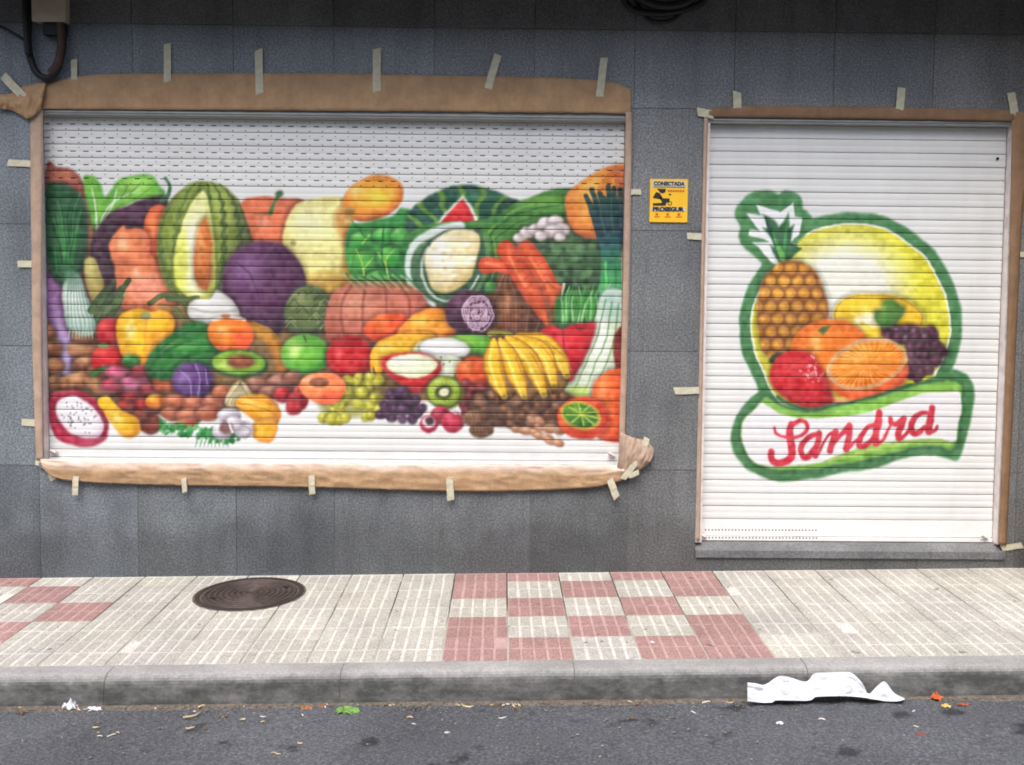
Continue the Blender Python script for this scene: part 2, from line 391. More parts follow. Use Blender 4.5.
    for (x, y, r) in ((520,238,6),(528,232,7),(536,229,7),(546,224,8),(556,221,7),(562,230,8),(553,232,8),(541,236,6),(560,238,5)): e(x, y, r*1.1, r*.8, (228,212,212), dark=(178,160,150), light=(246,240,240), edge=5)
    # orange squash top right and leek leaves
    p([(565,206),(568,192),(582,181),(602,169),(616,165),(626,168),(628,200),(626,244),(600,240),(582,237),(570,226)], (228,146,58), dark=(180,92,46), light=(240,178,84), hl=(592,196,12,20), edge=12)
    for q in range(4): l([(612+q*3,170),(598-q*3+q*6,190),(592+q*9,232)], 1.6, (192,108,52), alpha=.55)
    l([(618,170),(622,200),(620,240)], 8, (164,86,54), soft=4, alpha=.8)
    for (x, y, tx) in ((586,196,604),(592,190,606),(600,193,608),(608,186,612),(614,188,615),(621,190,618),(604,198,610)):
        l([(x,y),((x+tx)/2+1,(y+246)/2),(tx,250)], 5, (22,74,62), 8, (26,60,90), bulge=(14,52,52))
    for a in ([(598,198),(606,240)], [(611,196),(613,240)]): l(a, 1.2, (76,134,96), alpha=.7)
    l([(610,244),(611,268),(610,296)], 20, (30,90,92), 22, (76,182,88), soft=1.2)
    l([(606,262),(606,300)], 2.5, (120,208,112), alpha=.8); l([(616,258),(615,300)], 2, (30,110,70), alpha=.8)
    # --- middle row
    p([(222,292),(224,270),(234,252),(252,243),(274,242),(292,252),(304,270),(307,292),(300,314),(284,330),(262,334),(240,322),(228,308)], (96,48,88), dark=(54,22,48), light=(134,92,140), hl=(246,270,18,20), edge=16)
    for a in ([(236,262),(252,276),(258,300),(262,330)], [(262,246),(272,268),(276,300),(270,326)], [(290,256),(292,280),(284,310)]): l(a, 2, (66,30,72), 1, alpha=.55)
    p([(288,300),(300,288),(318,286),(330,296),(332,314),(326,332),(306,338),(290,330),(284,314)], (96,112,62), dark=(52,66,36), light=(140,150,96))
    for q in range(22):
        x, y = rng.uniform(290, 328), rng.uniform(290, 332); l([(x-5,y+2),(x,y-3),(x+5,y+2)], 1.3, (150,160,112) if q % 2 else (56,70,38), alpha=.8)
    p([(325,330),(328,304),(340,288),(360,282),(392,281),(414,286),(426,300),(428,322),(418,338),(380,342),(345,342),(330,342)], (202,118,94), dark=(146,72,60), light=(224,158,130), hl=(356,304,22,14), edge=14)
    for a in ([(352,284),(342,306),(344,340)], [(366,283),(362,306),(364,330)], [(384,284),(386,304),(386,320)], [(402,286),(410,304),(410,330)]): l(a, 2.6, (146,72,58), 2, soft=1.4, alpha=.8)
    for q in range(16):
        x = 342+q*4.2; l([(x,272+rng.uniform(0,6)),(x+6,280),(x+16,288+rng.uniform(-3,4))], 2, (46,116,56) if q % 2 else (150,190,120), .8, alpha=.9)
    e(388, 328, 24, 15, (238,98,42), rot=-8, dark=(196,62,34), light=(248,140,64))
    p([(398,338),(404,324),(418,313),(436,309),(450,314),(456,326),(452,338),(428,344)], (246,166,44), dark=(216,108,34), light=(252,206,90), hl=(420,321,8,6), edge=8)
    # brown coconut, carrots, then the halved radicchio
    p([(488,330),(490,306),(500,290),(505,276),(508,266),(514,280),(528,290),(541,306),(543,326),(528,340),(504,342)], (116,72,46), dark=(66,38,26), light=(160,108,76), hl=(506,304,7,16), edge=12)
    for q in range(9): l([(507,270),(494+q*5.5,300),(496+q*5,336)], 1.2, (84,46,30) if q % 2 else (166,116,84), alpha=.65)
    e(508, 300, 3, 9, (196,140,104), soft=2, alpha=.7)
    l([(486,266),(497,266),(508,270)], 17, (228,96,48), 10, bulge=(180,62,34))
    l([(506,250),(520,274),(536,300),(548,326)], 19, (232,98,48), 1.5, (222,110,62), bulge=(176,58,34), wm=19)
    l([(526,250),(542,272),(553,294),(559,322)], 19, (238,106,54), 1.5, (226,120,68), bulge=(180,62,36), wm=19)
    l([(546,278),(554,284),(562,288)], 8, (226,110,64), 5, bulge=(180,72,40))
    for a in ([(508,256),(516,270),(526,286)], [(530,258),(540,274),(548,290)], [(486,264),(498,266)]): l(a, 2.2, (250,166,122), alpha=.6, soft=1.2)
    for a in ([(514,262),(520,259)], [(524,280),(530,276)], [(538,266),(545,263)], [(544,284),(550,281)]): l(a, 1, (170,60,34), alpha=.8)
    e(490, 286, 6, 6, (70,150,66), dark=(40,100,50), light=(120,190,90))
    e(470, 313, 25, 23, (84,38,66), dark=(46,20,40), light=(124,74,104))
    e(478, 313.5, 17.5, 21, (104,50,80), rot=-10, dark=(70,30,56))
    for q in range(8):
        r = 2.5+q*2.2; t = np.linspace(q*1.3, q*1.3+4.9, 15)
        l([(478+r*.84*math.cos(a)+.9*math.sin(a*5+q), 313.5+r*1.02*math.sin(a)+.6*math.cos(a*7)) for a in t], 1.5, (238,218,232), 1, alpha=.9, n=3)
    for q in range(16):
        a = q*.4; l([(478+6*math.cos(a),313.5+7*math.sin(a)),(478+15.5*math.cos(a+.3),313.5+18.5*math.sin(a+.3))], 1, (230,206,222), alpha=.6)
    # fern leaves and celery
    p([(556,300),(566,292),(590,290),(602,300),(600,322),(570,330),(556,322)], (62,134,64), dark=(34,90,46), soft=2)
    for q in range(22):
        x = 562+q*1.9; l([(x+rng.uniform(-3,3),322),(x+rng.uniform(-2,4),305),(x+rng.uniform(-1,9),rng.uniform(282,298))], 2, (92,178,84) if q % 3 else (190,222,170), .7, alpha=.9)
    l([(564,284),(562,296)], 3, (200,206,180), 1)
    p([(603,294),(623,292),(622,330),(618,360),(604,384),(592,396),(574,398),(564,394),(572,374),(584,350),(594,322)], (222,230,210), dark=(176,196,166), light=(246,248,240), hl=(600,340,10,26), edge=8)
    e(612, 304, 12, 16, (172,204,196), soft=8, alpha=.8)
    for a in ([(606,300),(596,340),(580,376),(572,392)], [(612,302),(606,340),(592,372),(582,394)], [(618,304),(614,340),(604,368),(594,386)]): l(a, 1.6, (92,150,86), 1.2, (120,180,70), alpha=.85)
    e(578, 392, 12, 6, (186,210,90), soft=4, alpha=.75)
    p([(534,346),(540,332),(552,325),(562,329),(572,325),(586,322),(596,324),(590,346),(580,366),(570,382),(562,366),(550,356)], (208,28,46), dark=(150,16,34), light=(236,84,84), hl=(562,342,7,8), edge=9)
    l([(563,330),(564,346),(568,362)], 2, (146,16,30), 1, alpha=.8); e(582, 329, 5, 1.6, (120,30,30), soft=1)
    p([(616,332),(624,330),(624,368),(616,368),(613,350)], (138,48,40))
    # --- lower left
    l([(50,284),(53,302),(59,322),(66,345),(66,372)], 24, (128,82,132), 10, (200,186,222), soft=1.2, bulge=(96,54,104))
    e(52, 292, 7, 14, (176,130,178), soft=4, alpha=.7)
    for (x, y, rx, ry, k) in ((52,350,10,9,0),(54,366,12,8,1),(56,384,14,9,0),(84,350,18,9,1),(92,364,20,9,0),(80,380,24,9,1),(66,396,18,7,0),(104,386,20,9,1),(100,372,14,7,0),(48,332,8,8,1),(84,338,12,7,0),(122,380,16,7,0)):
        e(x, y, rx, ry, (188,130,86) if k else (142,86,56), rot=rng.uniform(-15,15), dark=(98,56,38), light=(222,176,128), edge=7)
    p([(46,188),(58,183),(70,186),(82,198),(87,220),(86,250),(82,272),(72,284),(60,284),(48,268),(44,230)], (24,84,48), dark=(12,54,36), light=(52,124,62), hl=(66,240,12,30), edge=12)
    for q in range(16):
        x = rng.uniform(50, 82); y = rng.uniform(192, 250); l([(68+rng.uniform(-5,5),278),((x+66)/2+rng.uniform(-3,3),y+24),(x,y)], 1.2, (74,154,80) if q % 2 else (10,54,34), 1, alpha=.75)
    p([(64,284),(72,276),(80,278),(88,298),(95,320),(95,332),(88,336),(78,334),(68,326),(63,305)], (206,220,210), dark=(130,160,144), light=(238,244,240), edge=7)
    l([(68,268),(72,282)], 12, (40,104,58), 16, (150,180,160), soft=3, alpha=.8)
    for q in range(7): l([(70+q*1.6,274),(68+q*3.4,306),(70+q*4,333)], 1.3, (90,130,108), .9, alpha=.75)
    for q in range(8): l([(70+q*3.2,330),(69+q*3.4,338)], 1.3, (214,216,196), .8, alpha=.8)
    p([(84,262),(94,258),(102,276),(106,298),(98,306),(88,292)], (184,172,92), dark=(130,110,60), light=(216,206,130))
    for (x, y) in ((98,300),(106,294),(113,300),(121,292),(104,308),(114,310)):
        l([(x-6,y+10),(x,y),(x+8,y-12)], 9, (80,108,58), 5, (62,80,48), bulge=(44,62,36))
    for q in range(8): l([(104+q*3,314-q*2),(107+q*3,306-q*2)], 1.1, (150,164,112), alpha=.7)
    p([(97,330),(102,320),(112,317),(120,322),(121,342),(112,346),(100,344)], (196,36,44), dark=(132,20,30), light=(226,84,80), edge=7)
    p([(91,360),(94,350),(104,344),(116,346),(124,356),(120,368),(104,372),(93,368)], (200,34,40), dark=(132,20,28), light=(230,90,84), edge=7)
    e(103, 345, 6, 2.5, (120,140,76), soft=1)
    for a in ([(150,304),(160,296),(174,296),(186,306),(190,320)], [(168,298),(184,300),(198,298)], [(160,306),(176,310),(186,326)]): l(a, 6, (84,104,50), 4, (110,130,60), bulge=(54,70,34))
    e(162, 310, 10, 6, (240,160,90), soft=3, alpha=.8)
    p([(116,332),(118,318),(126,311),(140,309),(152,312),(164,310),(173,318),(174,330),(166,344),(154,352),(146,364),(142,372),(136,362),(124,358),(118,346)], (248,196,30), dark=(224,140,34), light=(255,240,170), hl=(130,330,6,10), edge=9)
    l([(145,312),(146,330),(145,350)], 3, (226,156,30), 2, soft=1.5, alpha=.7); e(146, 316, 5, 3.5, (150,160,110), soft=1.5)
    e(158, 340, 10, 10, (232,150,50), soft=5, alpha=.6)
    e(131, 360, 9, 6, (60,130,60), dark=(34,90,44), light=(110,170,90)); l([(92,374),(106,368),(124,370),(138,366)], 6, (66,124,62), 4, bulge=(40,84,44))
    for (x, y, rx, ry, b) in ((120,374,16,8,(176,84,110)),(134,384,16,9,(196,110,140)),(112,386,12,7,(170,74,90)),(142,372,14,7,(140,46,56)),(150,390,12,8,(150,66,70)),(166,384,14,9,(196,102,60)),(164,372,12,8,(180,96,66))):
        e(x, y, rx, ry, b, rot=rng.uniform(-15,15), dark=tuple(v*.6 for v in b), light=tuple(min(255,v*1.35) for v in b), edge=6)
    p([(188,306),(196,300),(210,298),(216,290),(228,296),(236,306),(240,322),(222,326),(204,324),(190,318)], (226,226,220), dark=(170,168,160), light=(248,248,248), edge=7)
    l([(190,309),(212,312),(236,310)], 2, (160,150,140), soft=1.2, alpha=.7)
    l([(252,328),(268,336),(280,354),(283,378)], 14, (216,160,52), 14, (180,116,46), bulge=(150,100,40))
    p([(146,372),(150,354),(164,340),(184,326),(200,322),(214,332),(224,350),(222,362),(206,372),(184,378),(160,380)], (44,132,52), dark=(16,76,40), light=(104,184,86), hl=(178,346,16,5), edge=12)
    for a in ([(154,362),(172,348),(196,338)], [(170,370),(190,356),(210,352)], [(160,352),(178,336),(198,330)]): l(a, 3, (22,86,42), 1.5, soft=1.5, alpha=.7)
    e(210, 338, 6, 5, (120,150,80), soft=3, alpha=.6)
    p([(208,330),(214,320),(230,317),(246,320),(254,334),(250,346),(236,353),(220,350),(211,342)], (248,146,44), dark=(214,84,34), light=(253,190,110), hl=(222,330,8,5), edge=8)
    e(241, 338, 9, 9, (234,80,42), soft=5, alpha=.75); l([(212,320),(228,317),(244,319)], 2.5, (244,228,220), soft=1); e(226, 316, 5, 2.5, (176,110,70), soft=1.2)
    e(240, 364, 29.5, 14.5, (58,98,36), rot=2); e(239, 363, 27, 12.5, (160,200,60), rot=2, dark=(96,150,44), light=(206,226,120), hl=(225,366,8,5), edge=5)
    e(241, 362, 12.5, 7, (156,86,52), dark=(116,60,40), light=(186,116,80)); 
    # apples
    e(305, 355, 24, 21, (118,190,62), dark=(54,130,44), light=(214,236,150), hl=(294,350,7,8), edge=12)
    l([(304,336),(306,342)], 2, (60,96,44))
    e(350, 357, 24, 22, (206,30,38), dark=(146,14,28), light=(240,110,110), hl=(339,354,4,8), edge=12)
    e(350, 340, 12, 3, (136,20,28), soft=2, alpha=.7)
    # mango-yellow fruit, cut apple, mushroom, pear
    p([(370,360),(373,348),(384,338),(404,333),(430,332),(436,342),(424,352),(398,356),(386,366),(380,376),(373,374)], (250,196,48), dark=(226,150,36), light=(254,226,110), hl=(386,348,10,5), edge=6)
    l([(374,368),(376,373)], 2, (90,70,30))
    e(436, 352, 24, 14, (214,222,178), dark=(186,196,140), light=(240,240,222))
    p([(450,338),(470,334),(488,337),(494,344),(486,354),(462,352),(450,346)], (112,180,60), dark=(66,136,50), light=(160,210,90), edge=6)
    p([(420,348),(428,340),(444,338),(460,341),(470,348),(466,356),(446,358),(430,356)], (246,246,244), dark=(196,196,190), edge=5)
    p([(428,358),(448,356),(462,360),(456,372),(446,382),(436,376)], (226,232,206), dark=(196,206,160), edge=6)
    for (x, y) in ((441,357),(440,361),(450,362),(444,364)): e(x, y, .9, .9, (90,40,40), soft=.5)
    p([(381,360),(386,356),(400,353),(424,353),(438,360),(442,370),(434,382),(420,392),(408,392),(394,380),(384,370)], (206,40,48), dark=(150,20,34), light=(232,80,76), edge=7, hl=(404,384,8,4))
    p([(386,362),(396,356),(414,354),(430,356),(438,364),(430,374),(414,378),(398,375),(389,369)], (238,242,210), dark=(214,222,168), light=(250,250,236), edge=4)
    e(473, 372, 17.5, 15, (242,108,44), dark=(206,70,34), light=(250,160,90), hl=(466,366,6,5))
    # --- grapes and kiwi
    e(350, 398, 34, 20, (150,148,50), soft=3, alpha=.7)
    c.balls([(rng.uniform(334,392), rng.uniform(376,392)) for _ in range(16)]+[(rng.uniform(330,380), rng.uniform(390,412)) for _ in range(26)]+[(324,417),(332,419),(340,420),(346,418),(366,417),(371,415)], 5.4, (206,200,66), (142,138,44), (240,236,140))
    c.balls([(rng.uniform(380,418), rng.uniform(392,414)) for _ in range(26)]+[(392,418),(402,419),(412,419),(418,412),(422,408),(386,412)], 5.2, (92,54,88), (48,26,48), (140,100,140), jit=8)
    c.balls([(466,384),(474,390),(480,398),(470,398),(464,404),(474,408),(468,412),(482,388),(460,396)], 6, (150,48,54), (94,26,34), (190,100,96), jit=8)
    e(445, 392.5, 19, 16.5, (116,120,44), rot=5); e(444, 392, 16.5, 14.5, (170,196,64), rot=5, dark=(130,160,50), light=(206,220,110), edge=5)
    e(443.5, 392.5, 9, 7.5, (70,80,30), soft=1.6); e(443.5, 392.5, 5, 4.2, (228,228,190), soft=1)
    for q in range(18): a = q*.35; l([(443.5+9*math.cos(a),392.5+7.5*math.sin(a)),(443.5+12.5*math.cos(a),392.5+10.5*math.sin(a))], .8, (106,124,40), alpha=.6)
    e(441, 416, 10, 9, (214,50,84), dark=(160,30,60), light=(238,110,130)); e(453, 422, 11, 11, (212,48,84), dark=(156,28,56), light=(238,110,130)); e(429, 424, 9, 9, (214,56,92), dark=(160,30,60)); 
    e(429, 422, 6.5, 6, (244,234,236)); e(430, 421, 4.5, 4, (76,44,56)); l([(452,411),(456,413)], 2, (240,220,220))
    # nuts
    p([(470,402),(480,392),(500,394),(530,396),(556,392),(572,394),(580,408),(560,428),(520,428),(480,424)], (104,68,46), dark=(70,44,30), soft=1.5)
    c.balls([(rng.uniform(476,566), rng.uniform(396,424)) for _ in range(60)], 5.6, (142,94,66), (86,54,38), (186,142,108))
    for (x, y) in ((481,430),(474,418)): 
        e(x, y, 12, 8.5, (150,108,80), dark=(96,62,46), light=(196,158,126)); 
        for q in range(5): l([(x-9+q*3.5,y-4),(x-7+q*3.5,y+1),(x-9+q*4,y+5)], 1, (104,68,50), alpha=.8)
    for (x, y, r) in ((521,430,0),(531,432,8),(544,428,12),(556,430,-5),(543,437,14),(554,442,20),(536,420,30)): 
        e(x-4, y-1, 6, 4, (196,146,112), rot=r, dark=(140,94,70), light=(224,184,150)); e(x+4, y+1, 6, 4.2, (196,142,108), rot=r, dark=(136,92,68), light=(224,184,150))
    # bananas
    ban = [([(494,340),(492,358),(497,378),(505,396)], 19), ([(500,340),(509,356),(517,376),(524,397)], 19), ([(506,338),(523,351),(535,371),(545,395)], 19), ([(512,338),(534,345),(548,361),(554,386)], 18), ([(514,337),(540,340),(558,356),(567,376)], 17)]
    for P, w in ban[::-1]:
        l(P, 4, (196,140,30), 6, wm=w+1, c1=(180,130,36)); l(P, 3, (252,208,40), 4, wm=w-3, bulge=(226,168,32), c1=(238,200,60))
        l([(x-2, y+2) for x, y in P], 1, (255,238,140), 1, wm=3.5, alpha=.65)
        l([(x+w*.36, y+1) for x, y in P[1:]], 1.6, (186,128,34), 1, alpha=.7); e(P[-1][0], P[-1][1], 3, 2.2, (150,130,50), soft=1)
    l([(490,334),(498,333),(512,335)], 5, (150,150,60), 3)
    # orange with green slice
    p([(592,388),(600,376),(612,370),(624,374),(624,436),(606,440),(594,430)], (242,112,50), dark=(206,72,38), light=(250,150,84), edge=9)
    e(583, 418, 26, 22, (238,92,46), dark=(194,60,36), light=(246,130,74), hl=(566,420,6,8))
    e(581, 415.5, 20.5, 14, (246,214,70), rot=18); e(581, 415.5, 17.8, 11.6, (74,140,42), rot=18, dark=(50,104,34), light=(120,170,60))
    for q in range(9):
        a = q*.7+.2; l([(582,415),(582+17*math.cos(a)+2,415+11*math.sin(a)+2*math.cos(a))], 1.3, (206,216,90), alpha=.9)
    # --- bottom left
    p([(50,396),(60,391),(78,391),(92,396),(103,408),(109,424),(106,438),(96,445),(82,447),(64,442),(54,434),(49,416)], (202,50,88), dark=(160,28,66), light=(226,96,124), edge=5, hl=(88,440,12,4))
    p([(57,402),(66,397),(78,397),(90,404),(100,416),(104,428),(98,437),(86,439),(72,434),(62,424),(56,412)], (244,242,244), dark=(224,206,214), edge=5)
    for q in range(46):
        a = rng.uniform(0, 6.28); r = rng.uniform(0, .9)**.5; e(79+20*r*math.cos(a)+4*r*math.sin(a), 417+17*r*math.sin(a)+4*r*math.cos(a), .8, .8, (110,100,110), soft=.5)
    for (x, y, rx, ry, b) in ((134,400,16,9,(134,40,44)),(146,408,16,10,(146,38,42)),(126,408,10,8,(150,60,50)),(157,402,12,8,(244,146,48)),(150,424,13,10,(156,62,44)),(142,417,10,7,(120,56,42))):
        e(x, y, rx, ry, b, rot=rng.uniform(-10,20), dark=tuple(v*.6 for v in b), light=tuple(min(255,v*1.4) for v in b), edge=7)
    p([(98,402),(101,397),(108,396),(113,402),(122,410),(134,416),(140,422),(140,432),(132,438),(122,436),(114,427),(105,414)], (250,200,34), dark=(226,156,30), light=(254,232,130), hl=(118,420,6,8), edge=6)
    e(193, 381, 21, 19, (112,70,136), dark=(64,38,84), light=(166,136,190), hl=(184,376,7,7))
    for a in ([(180,370),(190,380),(192,398)], [(196,364),(200,380),(198,396)], [(206,370),(208,384)]): l(a, 1.3, (190,166,214), alpha=.7)
    for (x, y, rx, ry) in ((176,402,14,8),(196,404,14,8),(214,402,12,8),(172,414,12,7),(190,416,14,8),(208,414,13,8),(222,392,10,8),(186,424,12,5)):
        e(x, y, rx, ry, (188,106,74), rot=rng.uniform(-12,12), dark=(124,62,44), light=(226,156,124), edge=6)
    for (x, y, rx, ry) in ((260,384,16,8),(280,382,13,8),(272,392,14,7),(292,378,9,7)): e(x, y, rx, ry, (160,104,86), rot=rng.uniform(-12,12), dark=(108,62,52), light=(196,148,126), edge=6)
    p([(226,404),(230,390),(240,381),(250,390),(254,402),(240,408)], (226,214,172), dark=(180,160,120), edge=5)
    for q in range(7): l([(240,382),(228+q*4,404)], 1, (120,110,70), alpha=.7)
    p([(236,404),(244,396),(262,394),(276,402),(281,414),(276,424),(262,424),(248,416)], (248,186,46), dark=(216,130,36), light=(253,216,100), edge=7, hl=(250,402,8,4))
    l([(240,404),(256,406),(276,414)], 1.6, (196,110,34), alpha=.6); l([(248,398),(266,402),(280,410)], 1.4, (206,130,36), alpha=.6)
    p([(252,424),(262,420),(276,422),(276,434),(270,442),(258,440),(252,434)], (248,190,50), dark=(222,140,40), edge=5)
    for q in range(130):
        t = rng.random(); x = 160+78*t; y = 427+17*t**.8*(.6 if t < .9 else .5)+rng.normal(0, 3)
        e(x, y, rng.uniform(1.6, 3.4), rng.uniform(1.2, 2.4), [(50,150,74),(90,178,100),(34,120,58)][q % 3], soft=.8, alpha=.9, rot=rng.uniform(0,180))
    for q in range(9): l([(200+q*3,428+q),(196+q*4,446)], 1, (60,150,80), alpha=.8)
    for (x, y, rx, ry) in ((229,416,12,7),(222,431,10,9),(243,430,10,9),(234,424,9,7)): e(x, y, rx, ry, (226,220,226), dark=(160,146,160), light=(250,250,252), edge=6)
    e(226, 428, 7, 6, (124,86,82), soft=1.6); l([(228,422),(232,432)], 2.2, (240,230,236)); l([(240,424),(250,430),(246,438)], 1.2, (150,134,150), alpha=.7)
    for (x, y, r) in ((283,395,9),(298,401,11),(294,408,8),(301,392,8)): e(x, y, r, r*.92, (200,36,50), dark=(140,20,34), light=(232,96,96))
    l([(297,392),(303,382),(306,374)], 1.3, (120,70,50))
    p([(299,386),(304,377),(318,373),(334,374),(345,382),(343,396),(332,404),(316,403),(304,396)], (248,156,96), dark=(232,104,64), light=(252,196,150), edge=8, hl=(308,380,8,4))
    e(330, 397, 10, 5, (240,92,58), soft=3, alpha=.8); e(319, 383, 10, 5, (158,98,66), dark=(120,70,50), edge=3)
    return c

def paint_logo():
    c = Canvas(690, 110, 1016, 550, (240, 240, 236)); e, p, l = c.ell, c.poly, c.line
    Z5 = lambda L: [(730+x/4.25, 180+y/4.25) for x, y in L]
    Z6 = lambda L: [(730+x/4.096, 320+y/4.096) for x, y in L]
    G = (78,136,84); GD = (62,118,78)
    def disc(X, Y, sd, col):
        k = np.clip((sd-10.6)/1.0, 0, 1)[..., None]; col = col*(1-k)+np.array((240,240,226.))*k
        ye = np.clip((sd-12.2)/1.6, 0, 1)
        r = np.sqrt(((X-845)/62)**2+((Y-288)/52)**2); t = np.clip((r-.62)/.62, 0, 1)
        cen = np.array((240,240,224.)); yl = np.array((222,216,62.))
        yc = cen*(1-t[..., None])+yl*t[..., None]; ye = ye[..., None]
        return col*(1-ye)+yc*ye
    p([(800,224),(828,215),(857,212),(885,217),(912,231),(935,251),(951,278),(960,305),(961.5,335),(956,358),(946,380),(920,412),(850,424),(790,420),(766,404),(750,371),(742,350),(739,328),(741.5,305),(749,285),(760,266),(778,242)], G, dark=None, fn=disc)
    p(Z5([(120,45),(80,58),(48,84),(18,138),(40,200),(36,240),(48,276),(92,316),(128,348),(150,392),(190,400),(250,340),(290,270),(320,235),(345,195),(352,160),(325,130),(308,118),(304,84),(290,60),(262,46),(228,46),(205,60),(170,44)]), G)
    zig = [(205,368),(168,345),(120,288),(96,266),(165,268),(140,250),(80,236),(84,212),(128,218),(70,142),(132,152),(110,105),(190,128),(212,140),(265,96),(272,155),(306,160),(296,235),(262,262),(300,285),(262,330),(240,360)]
    p(Z5(zig), (238,242,236), spline=False, soft=.7)
    def lf(L, a, b): p(Z5(L), a, dark=b, spline=False, edge=4)
    lf([(205,350),(180,310),(168,280),(190,286),(165,240),(140,200),(165,205),(135,145),(185,168),(205,195),(225,175),(246,140),(250,200),(272,190),(258,262),(305,290),(262,335),(232,356)], (58,110,70), (36,86,56))
    for (a, b, cc) in (((150,160),(215,330),(40,84,90)),((245,160),(228,330),(70,150,84)),((180,220),(220,340),(84,160,80)),((300,292),(235,345),(50,110,56))):
        l(Z5([a, ((a[0]+b[0])/2-4, (a[1]+b[1])/2), b]), 2, cc, 4)
    l(Z5([(205,290),(222,330),(225,352)]), 5, (116,180,90), 4, soft=1)
    # melon behind, leaf, grapes
    def rim(X, Y, sd, col):
        k = (np.clip(1-np.abs(sd-1.4)/1.4, 0, 1)*(.5+.5*np.sin(X*2.1)*np.sin(Y*1.7)))[..., None]; return col*(1-k)+np.array((110,90,50.))*k
    p(Z5([(440,570),(460,525),(500,495),(570,484),(650,484),(730,500),(790,535),(825,580),(800,640),(700,690),(560,690),(470,640)]), (242,206,46), dark=(214,170,50), light=(252,240,170), hl=(868,318,14,9), edge=8, fn=rim)
    e(866, 322, 12, 7, (246,244,226), soft=5, alpha=.85)
    l(Z5([(560,610),(600,640),(620,668)]), 4, (252,214,60), 3)
    e(912, 316, 9, 7, (240,202,44), rot=40, soft=1.5)
    c.balls(Z6([(640,45),(670,42),(700,48),(730,42),(760,48),(790,50),(820,45),(650,75),(690,75),(725,78),(760,80),(800,80),(835,75),(745,110),(780,112),(815,112),(850,112),(740,145),(775,145),(810,148),(845,145),(865,130),(745,180),(780,180),(815,180),(845,170),(750,210),(785,212),(815,205),(765,235),(735,220),(830,50),(845,100)]), 5.6, (98,54,72), (58,28,42), (136,94,122), jit=6)
    for q in Z6([(680,38),(750,45),(790,62),(720,70)]): e(q[0], q[1], 2, 1.8, (170,140,170), soft=1.2, alpha=.7)
    p(Z5([(610,590),(618,560),(640,545),(650,518),(690,510),(720,530),(742,540),(735,575),(715,605),(680,625),(650,632),(625,610)]), (84,132,56), dark=(54,98,42), light=(120,160,74), edge=6)
    # pineapple
    def pine(X, Y, sd, col):
        gx, gy = 13.4, 12.6; v = (Y-262)/gy; row = np.floor(v)
        u = (X-757-np.where(row % 2 == 0, 0, gx/2))/gx; fu = u-np.floor(u)-.5; fv = v-row-.5
        r = np.sqrt((fu*1.05)**2+(fv*1.05)**2)*2
        k = np.clip((r-.72)/.3, 0, 1)[..., None]; h = np.clip(1-np.sqrt((fu+.08)**2+(fv+.02)**2)*3.6, 0, 1)[..., None]
        col = col*(1-k*.75)+np.array((128,78,36.))*k*.75
        return col*(1-h*.85)+np.array((240,186,70.))*h*.85
    p([(777,264),(788,261),(800,261),(812,267),(820,277),(825,292),(829,312),(828,334),(818,346),(800,354),(790,360),(776,360),(764,354),(759,338),(757,312),(759,292),(764,277)], (206,142,54), dark=(146,90,40), light=(222,166,70), hl=(780,290,16,24), edge=7, fn=pine)
    e(776, 358, 9, 4, (50,70,40), rot=-20, soft=1.5)
    # whole orange, half orange, strawberry
    e(829, 349, 39, 30, (242,134,42), rot=-6, dark=(206,92,34), light=(252,196,110), hl=(816,344,7,9), edge=13)
    p(Z5([(375,640),(395,622),(425,620),(410,645),(398,660)]), (70,100,44), spline=False)
    p(Z6([(395,230),(420,290),(470,320),(520,330),(600,310),(680,285),(720,240),(722,180),(640,120),(500,130)]), (236,112,52), dark=(206,84,44), edge=6)
    e(866.5, 363.5, 41, 24.5, (252,206,150), rot=-16)
    def seg(X, Y, sd, col):
        r = math.radians(-16); dx = X-868; dy = Y-364; ux = (dx*math.cos(r)+dy*math.sin(r))/36; uy = (-dx*math.sin(r)+dy*math.cos(r))/20.5
        t = np.arctan2(uy, ux); q = np.hypot(ux, uy)
        k = np.clip(1-np.abs(((t/(2*math.pi)*10) % 1)-.5)*q*16, 0, 1)*np.clip(q*3, 0, 1)*.5
        m = (.10*np.sin(t*37+q*9))[..., None]; col = col*(1+m)
        return col*(1-k[..., None])+np.array((254,206,120.))*k[..., None]
    e(867, 363.5, 37, 21, (246,150,44), rot=-16, dark=(232,124,36), light=(252,180,84), fn=seg, edge=7)
    p(Z6([(400,260),(412,300),(440,322),(500,330),(470,338),(430,345),(414,330)]), (240,170,130), soft=1)
    p([(769,374),(774,361),(785,353),(798,351),(810,354),(819,365),(827,381),(833,399),(832,406),(822,409),(806,408),(788,401),(775,389)], (220,42,52), dark=(168,24,40), light=(238,84,84), hl=(795,366,10,8), edge=9)
    for q in range(42):
        x, y = rng.normal(811, 5), rng.normal(371, 7); e(x, y, rng.uniform(.7, 1.6), rng.uniform(.5, 1), (246,190,190), soft=.5, rot=rng.uniform(0,90), alpha=.85)
    # banner
    p(Z6([(165,300),(130,290),(60,340),(18,415),(4,500),(30,572),(100,630),(200,660),(300,656),(430,632),(600,602),(700,570),(760,556),(830,556),(890,568),(925,577),(942,560),(958,510),(975,450),(995,370),(1002,310),(994,256),(962,218),(910,204),(850,226),(700,275),(600,306),(520,332),(420,352),(330,366),(250,356),(195,330)]), G, n=4)
    l(Z6([(195,318),(245,346),(330,366),(420,352),(520,332),(640,296),(740,262)]), 3, GD, 3)
    lg = (144,196,84)
